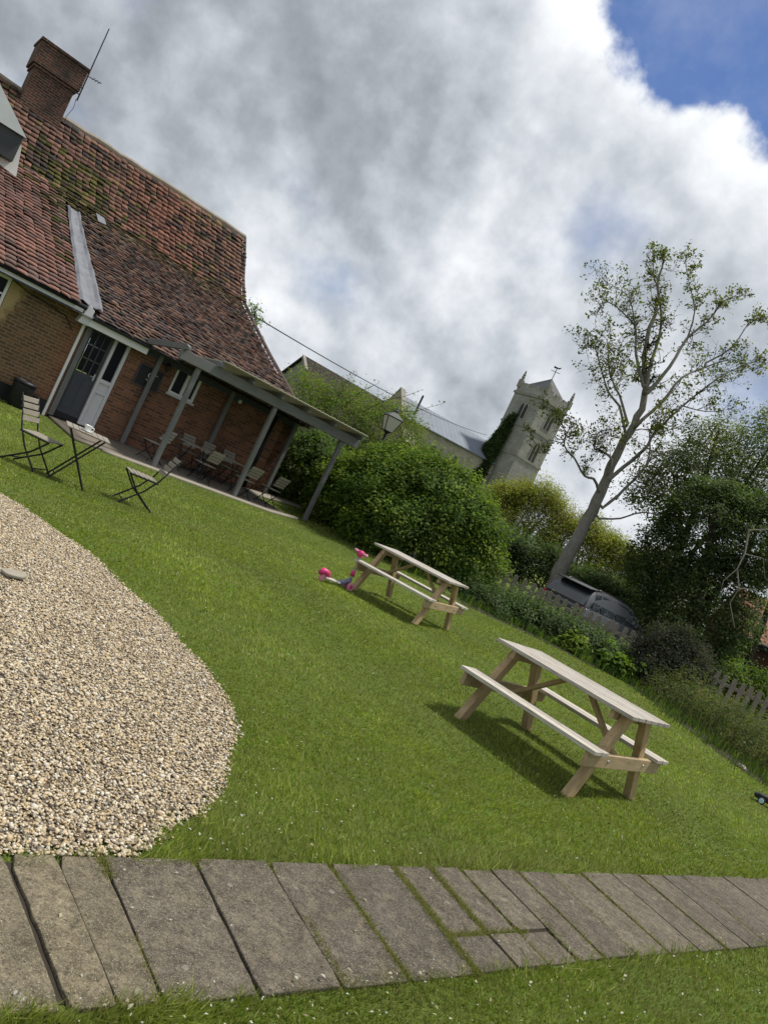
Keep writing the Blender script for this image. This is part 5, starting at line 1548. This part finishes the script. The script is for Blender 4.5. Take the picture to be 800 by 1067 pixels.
def tall_tree():
    base = Vector((6.75, 27.0, 0))
    root = empty('tall_tree', base, 0, 'tall leaning tree with bare twisting limbs and thin airy leaves', 'tree')
    mb = MB(); C_ = []; tw = MB(); LINES = []
    def smooth_line(pts, r0, r1, sub=3):
        out = []; P = [Vector(p) for p in pts]; n = len(P)
        if r0 < .2:
            for i in range(1, n): P[i] = P[i] + Vector([random.gauss(0, .09) for _ in range(3)])
        for i in range(n - 1):
            a = P[max(i - 1, 0)]; b = P[i]; c = P[i + 1]; d_ = P[min(i + 2, n - 1)]
            for k in range(sub):
                q = k / sub
                out.append(0.5 * ((2 * b) + (c - a) * q + (2 * a - 5 * b + 4 * c - d_) * q * q + (3 * b - a - 3 * c + d_) * q ** 3))
        out.append(P[-1])
        for i in range(1, len(out) - 1): out[i] = out[i] + Vector([random.gauss(0, min(.03, r0 * .12)) for _ in range(3)])
        m_ = len(out); rr = [r0 + (r1 - r0) * (i / (m_ - 1)) ** 0.8 for i in range(m_)]
        return out, rr
    def leafy(p, n, sp):
        for _ in range(n): C_.append(list(p + Vector([random.gauss(0, sp) for _ in range(3)])))
    def twig(p, d_, l, r, depth):
        n = 4; pts = [p]; dd = d_.normalized()
        for i in range(n):
            dd = (dd + Vector([random.gauss(0, .32) for _ in range(3)]) + Vector((0, 0, .10))).normalized(); pts.append(pts[-1] + dd * l / n)
        tw.tube(pts, [r * (1 - .8 * i / n) for i in range(n + 1)], 4, False)
        if depth > 0:
            for i in range(1, n + 1):
                for _ in range(2 if i > 1 else 1):
                    q = (dd + Vector([random.gauss(0, .75) for _ in range(3)])).normalized(); twig(pts[i], q, l * random.uniform(.4, .7), r * .5, depth - 1)
        elif depth == 0:
            if random.random() < 0.52:
                leafy(pts[-1], random.randint(3, 9), .07); leafy(pts[2], random.randint(0, 2), .05)
    for bi, (pts, r0, r1) in enumerate(TREE):
        if bi == 0: r0 = .27
        out, rr = smooth_line([Vector(p) - base for p in pts], r0, r1)
        if bi > 0:
            near = min(LINES, key=lambda q: (q - out[0]).length)
            if (near - out[0]).length > .03: out = [near] + out; rr = [rr[0]] + rr
            rr = [q * .78 for q in rr]
        LINES.extend(out)
        if bi == 0:
            out = [Vector((-.32, 0, -0.1)), Vector((-.27, 0, .5))] + out; rr = [.56, .36] + rr
        mb.tube(out, rr, 9 if r0 > .06 else 6)
        low = out[-1].z < 6.5
        m_ = len(out); start = int(m_ * (.62 if bi == 0 else .45))
        if bi >= 18: start = m_ - 1
        if not low and bi > 0:
            for i in range(m_ // 4, start):
                if random.random() < .35:
                    q = ((out[i + 1] - out[i]).normalized() * .7 + Vector([random.gauss(0, .6) for _ in range(3)])).normalized()
                    twig(out[i], q, random.uniform(.5, 1.0), max(.010, rr[i] * .35), 1 if random.random() < .35 else -1)
        for i in range(start, m_):
            dd = (out[min(i + 1, m_ - 1)] - out[max(i - 1, 0)]).normalized()
            reps = 1 if low else (3 if random.random() < .6 else 2)
            for _ in range(reps):
                q = (dd * .6 + Vector([random.gauss(0, .7) for _ in range(3)])).normalized()
                twig(out[i], q, random.uniform(.4, .85) * (.5 if low else (.6 if out[i].z > 11.3 else 1)), max(.010, rr[i] * .4), 1)
        twig(out[-1], dd, .3 if not low else .35, .012, 1)
    # leafy clump at the end of the low left limb
    for c_ in ((4.1, 26.1, 6.35), (4.6, 26.2, 6.15), (3.7, 26.0, 6.3), (4.85, 26.3, 5.9)):
        for _ in range(16): leafy(Vector(c_) - base + Vector((random.gauss(0, .28), random.gauss(0, .25), random.gauss(0, .10))), 9, .08)
    tr = mb.build('trunk', M['bark'], root, smooth=True)
    tw.build('twig', M['bark_dark'], root, smooth=True)
    c = np.array(C_); v, f, cc = leaf_geo(c, 0.105, tone(len(c), [(0.10, 0.12, 0.03), (0.13, 0.15, 0.038), (0.075, 0.09, 0.026), (0.15, 0.155, 0.055)], .2), 0.2, 0.6)
    np_mesh('crown', v, f, M['leaf'], root, cc)
tall_tree()

# ------------------------------------------------------------------ other trees
def tree(name, label, base, ells, ncl, per, crad, ls, pal, trunk_pts, r0, group=None, cat='tree', **kw):
    root = empty(name, base, 0, label, cat, group)
    B_ = Vector(base)
    foliage('crown', [(e[0] - B_.x, e[1] - B_.y, e[2] - B_.z, e[3], e[4], e[5]) for e in ells], ncl, per, crad, ls, pal, root, **kw)
    m = MB()
    for pts in trunk_pts:
        P = [Vector(p) - B_ for p in pts]; n = len(P)
        m.tube(P, [max(.02, (r0 if pts is trunk_pts[0] else r0 * .5) * (1 - .75 * i / (n - 1))) for i in range(n)], 8)
    m.build('trunk', M['bark_dark'], root, smooth=True)
    return root


tree('ivy_tree', 'dense dark ivy-clad tree filling the right side above the fence', (10.6, 24.5, 0),
     [(10.4, 24.6, 2.4, 1.9, 1.7, 2.4), (9.6, 24.8, 4.6, 1.6, 1.5, 1.9), (10.9, 24.6, 5.0, 1.2, 1.4, 1.7), (9.0, 25.0, 3.4, 1.2, 1.3, 1.6), (10.9, 24.3, 1.2, 0.95, 1.2, 1.3)],
     2300, 28, 0.26, 0.10, G_IVY + G_DARK + [(0.11, 0.14, 0.055)], [[(10.6, 24.5, 0), (10.3, 24.5, 2.2), (9.8, 24.6, 4.5), (9.3, 24.7, 6.4)], [(10.3, 24.5, 2.2), (11, 24.5, 4.4), (10.9, 24.6, 6.2)]], .26, droop=0.6)
tree('feathery_tree', 'grey-green feathery crown above the dark ivy-clad tree', (10.2, 27.5, 0),
     [(9.6, 27.3, 7.7, 1.5, 1.3, 1.35), (10.5, 27.5, 6.4, 1.7, 1.4, 1.4), (8.7, 27.3, 6.6, 1.2, 1.2, 1.0), (11.2, 27.4, 8.6, 1.2, 1.2, 1.5), (12.6, 27.6, 7.4, 1.6, 1.4, 1.9), (8.3, 27.2, 5.4, 1.2, 1.1, 0.8)],
     1500, 26, 0.30, 0.10, [(0.125, 0.155, 0.068), (0.155, 0.19, 0.08), (0.10, 0.13, 0.058), (0.18, 0.20, 0.095)],
     [[(10.2, 27.5, 0), (10.2, 27.5, 3), (9.9, 27.4, 6), (9.4, 27.3, 8.6)], [(10.2, 27.5, 3), (11.0, 27.5, 6), (11.4, 27.4, 9.6)], [(10.0, 27.5, 4.5), (8.7, 27.3, 6.6)], [(11, 27.5, 5), (12.6, 27.6, 8)]], .2, droop=0.4, inner=.3)
tree('feathery_tree', 'open-branched grey-green tree at the far right edge behind the brick house hedge', (13.6, 26.5, 0),
     [(13.7, 26.5, 5.7, 1.5, 1.4, 1.6)], 620, 24, 0.34, 0.10, G_DARK + [(0.07, 0.09, 0.04)], [[(13.6, 26.5, 0), (13.4, 26.5, 3), (13.1, 26.5, 6)]], .18, droop=0.4, inner=.3)
# bare pale branch hanging in front of the ivy tree
root = empty('dead_branch', (11.1, 22.6, 2.0), 0, 'pale dead branches hanging in front of the dark ivy-clad tree', 'branch')
m = MB()
def bl_(pts, r): m.tube([Vector(p) - Vector((11.1, 22.6, 2.0)) for p in pts], [r * (1 - .7 * i / (len(pts) - 1)) for i in range(len(pts))], 5)
bl_([(9.95, 22.8, 5.1), (10.1, 22.7, 4.4), (10.05, 22.6, 3.9), (10.35, 22.6, 3.4), (10.3, 22.6, 2.9), (10.7, 22.5, 2.3)], .03)
bl_([(10.05, 22.6, 3.9), (9.8, 22.5, 3.4), (9.9, 22.5, 2.9)], .018); bl_([(10.35, 22.6, 3.4), (10.8, 22.5, 3.6), (11.0, 22.5, 3.2)], .016); bl_([(10.1, 22.7, 4.4), (10.6, 22.6, 4.5), (10.9, 22.6, 4.0)], .016); bl_([(9.95, 22.8, 5.1), (10.5, 22.7, 5.4), (10.9, 22.8, 5.2)], .02)
m.build('branch', M['bark'], root)

for (lab, e, n_, pal_) in (
        ('yellow-green willow thicket just right of the church tower foot', [(8.0, 45, 3.2, 2.2, 1.8, 3.0), (6.2, 45, 2.6, 1.8, 1.6, 2.5)], 900, G_WILLOW),
        ('yellow-green willow thicket behind the tall tree trunk', [(11.0, 44, 2.8, 2.2, 1.8, 2.6), (12.8, 44, 2.4, 1.8, 1.6, 2.6)], 900, G_WILLOW),
        ('olive thicket between the tall tree trunk and the dark ivy-clad tree', [(14.8, 42, 2.6, 2.0, 1.6, 2.6), (16.8, 42, 2.6, 2.0, 1.6, 2.6)], 850, G_WILLOW + G_BROWN),
        ('dull green thicket low behind the big bush, left of the church tower foot', [(3.2, 47, 2.2, 2.4, 1.8, 2.3), (0.2, 48, 2.0, 2.4, 1.8, 2.2)], 700, G_WILLOW[1:] + G_HEDGE)):
    ex = e
    bush('willow_thicket', lab, 'thicket', ex, n_, 40, 0.42, 0.17, pal_, group='spring thickets beyond the driveway', aspect=0.3, nst=16, low=-0.5, inner=.22)
bush('clipped_hedge', 'dark evergreen hedge behind the parked car', 'hedge',
     [(4.6, 28.4, 0.9, 1.4, 1.0, 1.35), (6.0, 28.6, 0.95, 1.3, 1.0, 1.35), (8.1, 28.5, 0.95, 1.3, 1.0, 1.40), (9.6, 28.2, 0.9, 1.4, 1.0, 1.35), (11.2, 28.0, 0.8, 1.4, 1.0, 1.2)], 1500, 26, 0.24, 0.11, G_DARK + G_IVY, low=-0.2)
bush('garden_shrub', 'green shrub behind the right-hand fence below the brick house', 'shrub',
     [(12.2, 22.9, 0.6, 0.9, 0.8, 0.85), (13.4, 23.0, 0.55, 0.9, 0.8, 0.8), (11.2, 22.6, 0.5, 0.7, 0.7, 0.8)], 600, 24, 0.2, 0.09, G_HEDGE + G_DARK[:2])
# thin bare saplings between the thickets
root = empty('bare_sapling', (12.0, 47.5, 0), 0, 'thin leafless saplings showing against the sky behind the thickets', 'saplings')
m = MB()
for k in range(46):
    x = random.uniform(-4.0, 4.5); h = random.uniform(4.2, 6.0)
    m.tube([(x, random.uniform(-.4, .4), 0), (x + random.gauss(0, .2), 0, h * .6), (x + random.gauss(0, .5), 0, h)], [.03, .02, .006], 4, False)
    for _ in range(4):
        z = h * random.uniform(.55, .9); m.tube([(x + random.gauss(0, .08), 0, z), (x + random.gauss(0, .5), random.gauss(0, .3), z + random.uniform(.3, .9))], [.012, .004], 4, False)
m.build('stem', M['bark_dark'], root)

# ------------------------------------------------------------------ street lantern
ln = empty('street_lantern', (-0.9, 21.6, 0), R(20), 'black-framed street lantern on a post above the big bush', 'street lamp')
Z0 = 3.05
m = MB(); m.tube([(0, 0, 0), (0, 0, 1.0), (0, 0, Z0 - .05)], [.06, .045, .035], 10); m.lathe((0, 0, Z0 - .06), [(.03, 0), (.075, .02), (.09, .06), (.05, .07)], 10); m.build('post', M['black'], ln, smooth=True)
h1, h2, zt = .115, .225, Z0 + .42
m = MB()
m.add([(-h1, -h1, Z0 + .02), (h1, -h1, Z0 + .02), (h1, h1, Z0 + .02), (-h1, h1, Z0 + .02), (-h2, -h2, zt), (h2, -h2, zt), (h2, h2, zt), (-h2, h2, zt)], [(0, 1, 5, 4), (1, 2, 6, 5), (2, 3, 7, 6), (3, 0, 4, 7), (0, 3, 2, 1), (4, 5, 6, 7)])
m.build('glass', M['lampglass'], ln)
m = MB()
for sx_ in (-1, 1):
    for sy_ in (-1, 1):
        m.tube([(sx_ * (h1 + .004), sy_ * (h1 + .004), Z0), (sx_ * (h2 + .006), sy_ * (h2 + .006), zt + .01)], .012, 6)
for a, b_ in (((-1, -1), (1, -1)), ((1, -1), (1, 1)), ((1, 1), (-1, 1)), ((-1, 1), (-1, -1))):
    m.tube([(a[0] * h2 * 1.03, a[1] * h2 * 1.03, zt), (b_[0] * h2 * 1.03, b_[1] * h2 * 1.03, zt)], .014, 6); m.tube([(a[0] * h1 * 1.03, a[1] * h1 * 1.03, Z0 + .015), (b_[0] * h1 * 1.03, b_[1] * h1 * 1.03, Z0 + .015)], .012, 6)
m.build('frame', M['black'], ln)
m = MB(); g_ = h2 * 1.1
m.add([(-g_, -g_, zt + .012), (g_, -g_, zt + .012), (g_, g_, zt + .012), (-g_, g_, zt + .012), (-.07, -.07, zt + .15), (.07, -.07, zt + .15), (.07, .07, zt + .15), (-.07, .07, zt + .15)], [(0, 1, 5, 4), (1, 2, 6, 5), (2, 3, 7, 6), (3, 0, 4, 7), (0, 3, 2, 1), (4, 5, 6, 7)])
m.lathe((0, 0, zt + .15), [(.07, 0), (.075, .07), (.03, .1), (.035, .13), (0.0, .19)], 10); m.build('roof', M['leaddark'], ln)

# ------------------------------------------------------------------ overhead cable
m = MB(); A_ = Vector((-6.4, 23.2, 4.62)); B_ = Vector((5.4, 70.0, 10.2))
m.tube([A_.lerp(B_, q) + Vector((0, 0, -1.2 * 4 * q * (1 - q) * .35)) for q in np.linspace(0, 1, 24)], 0.02, 5)
tag(m.build('overhead_cable', M['black']), 'thin black overhead cable running from the pub towards the church', 'cable')

# ------------------------------------------------------------------ barn beyond the hedge
bd = Vector((0.80, 0.60, 0)); ba = math.atan2(bd.y, bd.x)
bar = empty('barn', (-8.0, 44.8, 0), ba, 'dark-roofed barn with a pale gable beyond the hedge left of the church', 'building')
zr, ze, hw_, ln_ = 6.55, 4.3, 3.0, 7.2
m = MB(); m.prism([(0, -hw_, 0), (0, hw_, 0), (0, hw_, ze), (0, 0, zr - .05), (0, -hw_, ze)], (ln_, 0, 0)); m.build('wall', M['render'], bar)
m = MB()
for s in (-1, 1): m.prism([(-.15, 0, zr), (-.15, s * (hw_ + .25), ze - .2), (-.15, s * (hw_ + .25), ze - .08), (-.15, 0, zr + .14)], (ln_ + .3, 0, 0))
m.build('roof', M['barntile'], bar)
m = MB(); m.prism([(-.2, 0, zr + .145), (-.2, -1.0, zr - .60), (-.2, -1.0, zr - .78), (-.2, 0, zr - .03)], (.2, 0, 0)); m.build('gable_coping', M['stonetrim'], bar)

# ------------------------------------------------------------------ church
chv = empty('church', (12.35, 101.2, 0), R(45 - 4), 'grey stone church with a battlemented tower and long lead nave roof', 'church')
# tower frame: faces along +-x and +-y ; camera sees -x (left) and -y (right)
T = 2.56; ZT = 21.9
m = MB(); m.span((-T, -T, 0), (T, T, ZT)); m.build('tower', M['stone'], chv)
m = MB()
for z, h, o in ((12.9, .28, .10), (16.7, .28, .10), (20.75, .32, .16)): m.span((-T - o, -T - o, z), (T + o, T + o, z + h))
m.build('string_course', M['stonetrim'], chv)
m = MB(); n = 3
for s in (-1, 1):
    for ax in (0, 1):
        for k in range(n):
            a = -T + (2 * T) * (k + .12) / n; b_ = -T + (2 * T) * (k + .72) / n
            lo, hi = (a, b_)
            if ax == 0: m.span((lo, s * (T - .14) - .13, ZT + .002), (hi, s * (T - .14) + .13, ZT + .42))
            else: m.span((s * (T - .14) - .13, lo, ZT + .003), (s * (T - .14) + .13, hi, ZT + .43))
m.build('battlement', M['stonetrim'], chv)
for sx_ in (-1, 1):
    for sy_ in (-1, 1):
        full = not (sx_ == -1 and sy_ == -1)
        m = MB(); c = (sx_ * (T - .12), sy_ * (T - .12), ZT)
        m.span((c[0] - .27, c[1] - .27, ZT - .3), (c[0] + .27, c[1] + .27, ZT + .75))
        if full: m.lathe((c[0], c[1], ZT + .751), [(.22, 0), (.2, .35), (.27, .4), (.15, .5), (.22, .75), (.11, .85), (.14, 1.05), (.03, 1.35)], 6)
        else: m.lathe((c[0], c[1], ZT + .751), [(.24, 0), (.2, .25), (.05, .4)], 6)
        m.build('pinnacle', M['stonetrim'], chv)
m = MB(); m.add([(-T + .3, -T + .3, ZT + .05), (T - .3, -T + .3, ZT + .05), (T - .3, T - .3, ZT + .05), (-T + .3, T - .3, ZT + .05), (0, 0, ZT + 2.5)], [(0, 1, 4), (1, 2, 4), (2, 3, 4), (3, 0, 4), (0, 3, 2, 1)]); m.build('tower_cap', M['leaddark'], chv)
wv = MB(); wv.tube([(0, 0, ZT + 2.4), (0, 0, ZT + 4.2)], .05, 6); wv.tube([(-.45, .45, ZT + 3.5), (.45, -.45, ZT + 3.5)], .04, 5); wv.prism([(-.3, .3, ZT + 3.9), (.25, -.25, ZT + 4.0), (.4, -.4, ZT + 4.35), (.05, -.05, ZT + 4.1), (-.3, .3, ZT + 4.2)], (.03, .03, 0)); wv.build('weather_vane', M['black'], chv)


def lancets(face, c, z0, z1, w):
    """pair of pointed openings in a stone surround; face 'L' is -x, 'R' is -y"""
    def P(a, z, o): return (-T - o, -a, z) if face == 'L' else (a, -T - o, z)
    dirv = (-.05, 0, 0) if face == 'L' else (0, -.05, 0)
    wd = empty('belfry_window', (0, 0, 0)); wd.parent = chv
    m = MB(); W2 = w * 1.35
    pts = [(c - W2, z0 - .15), (c + W2, z0 - .15), (c + W2, z1 - .55)] + [(c + W2 * math.cos(a), z1 - .55 + (W2 * 1.05) * math.sin(a)) for a in np.linspace(.25, 2.9, 9)] + [(c - W2, z1 - .55)]
    m.prism([P(a, z, .003) for a, z in pts], tuple(1.0 * q for q in dirv)); m.build('surround', M['stonetrim'], wd)
    for s in (-1, 1):
        m = MB(); cc = c + s * w * .56; hwid = w * .40
        pts = [(cc - hwid, z0), (cc + hwid, z0), (cc + hwid, z1 - .65), (cc + hwid * .55, z1 - .3), (cc, z1 - .12), (cc - hwid * .55, z1 - .3), (cc - hwid, z1 - .65)]
        m.prism([P(a, z, .056) for a, z in pts], tuple(.3 * q for q in dirv)); m.build('opening', M['churchdark'], wd)


lancets('L', 0.1, 17.7, 19.85, .62)
lancets('R', 0.15, 17.7, 19.85, .62)
lancets('R', 0.15, 13.25, 15.8, .62)
# stair buttress and ivy on the left face
m = MB(); m.span((-T - .55, T - 1.2, 0), (-T - .002, T - .3, 15.2)); m.build('buttress', M['stone'], chv)
foliage('ivy', [(-T - 1.6 + .14 * k, 1.9 - .14 * k, 7.0 + 1.10 * k, .5, 2.1 - .19 * k, 1.0) for k in range(10)], 2200, 22, .28, .24, G_IVY[:3], chv, up=.1, low=-1)
# nave runs off to the left and towards us
nv = R(203 - 41); nd = Vector((math.cos(nv), math.sin(nv), 0)); ns = Vector((-nd.y, nd.x, 0))
NB = Vector((-1.31, 4.05, 0))
def N_(a, s, z):
    v = NB + nd * a + ns * s; return (v.x, v.y, z)
nz, ne, hwN, LN = 13.55, 11.1, 4.0, 14.1
nav = empty('nave', NB, nv); nav.parent = chv
m = MB(); m.prism([(0, -hwN, 0), (0, hwN, 0), (0, hwN, ne), (0, 0, nz - .1), (0, -hwN, ne)], (LN, 0, 0)); m.build('nave_wall', M['flint'], nav)
m = MB()
for s in (-1, 1): m.prism([(0, 0, nz), (0, s * (hwN + .35), ne - .22), (0, s * (hwN + .35), ne - .10), (0, 0, nz + .14)], (LN - .02, 0, 0))
m.build('nave_roof', M['naveroof'], nav)
m = MB(); m.span((LN - .01, -hwN - .3, 0), (LN + .55, hwN + .3, ne - .2))
m.prism([(LN - .01, -hwN - .3, ne - .198), (LN - .01, hwN + .3, ne - .198), (LN - .01, 0, nz + .75)], (.56, 0, 0)); m.build('gable_wall', M['flint'], nav)
for s in (-1, 1):
    m = MB(); m.beam((LN + .27, s * (hwN + .45), ne - .25), (LN + .27, 0, nz + .85), .7, .16); m.build('coping', M['stonetrim'], nav)
m = MB(); m.tube([(LN - 1.4, 3.0, ne + .3), (LN - 1.4, 3.0, nz + .9)], .14, 8); m.build('flue', M['leaddark'], nav)
for k in range(4):
    wd = MB(); a = 2.2 + 3.3 * k
    pts = [(a - .55, 7.2), (a + .55, 7.2), (a + .55, 9.0), (a + .3, 9.5), (a, 9.7), (a - .3, 9.5), (a - .55, 9.0)]
    wd.prism([(x, hwN + .003, z) for x, z in pts], (0, .03, 0)); w_ = wd.build('nave_window', M['stonetrim'], nav)
    g = MB(); g.prism([(a + (x - a) * .72, hwN + .036, 7.4 + (z - 7.2) * .86) for x, z in pts], (0, .01, 0)); g.build('glazing', M['churchdark'], w_)
for k in range(4):
    m = MB(); a = .5 + 3.3 * k; m.prism([(a, hwN + .002, 0), (a, hwN + 1.0, 0), (a, hwN + .7, 7.5), (a, hwN + .002, 9.2)], (.7, 0, 0)); m.build('nave_buttress', M['flint'], nav)

m = MB(); m.prism([(LN - 2.2, hwN + .004, 0), (LN - 2.2, hwN + 2.4, 0), (LN - 2.2, hwN + 2.4, 7.6), (LN - 2.2, hwN + 2.1, 8.2), (LN - 2.2, hwN + .004, 9.9)], (2.6, 0, 0)); m.build('porch', M['flint'], nav)
# ------------------------------------------------------------------ brick house at the right
hs = empty('brick_house', (14.55, 30.0, 0), R(-14), 'low red brick house with an orange tiled roof at the right edge', 'house')
m = MB(); m.prism([(0, 0, 0), (0, 7, 0), (0, 7, 2.5), (0, 3.5, 4.25), (0, 0, 2.5)], (10, 0, 0)); m.build('wall', M['redbrick'], hs)
m = MB(); m.prism([(-.12, -.28, 2.38), (-.12, 3.5, 4.28), (-.12, 3.5, 4.40), (-.12, -.28, 2.50)], (10.3, 0, 0)); m.prism([(-.12, 7.28, 2.38), (-.12, 3.5, 4.28), (-.12, 3.5, 4.40), (-.12, 7.28, 2.50)], (10.3, 0, 0)); m.build('roof', M['housetile'], hs)
m = MB(); m.tube([(-.12, -.34, 2.42), (10.1, -.34, 2.42)], .07, 10); m.span((-.12, -.27, 2.26), (10.1, -.2, 2.37)); m.build('gutter', M['blackplastic'], hs)
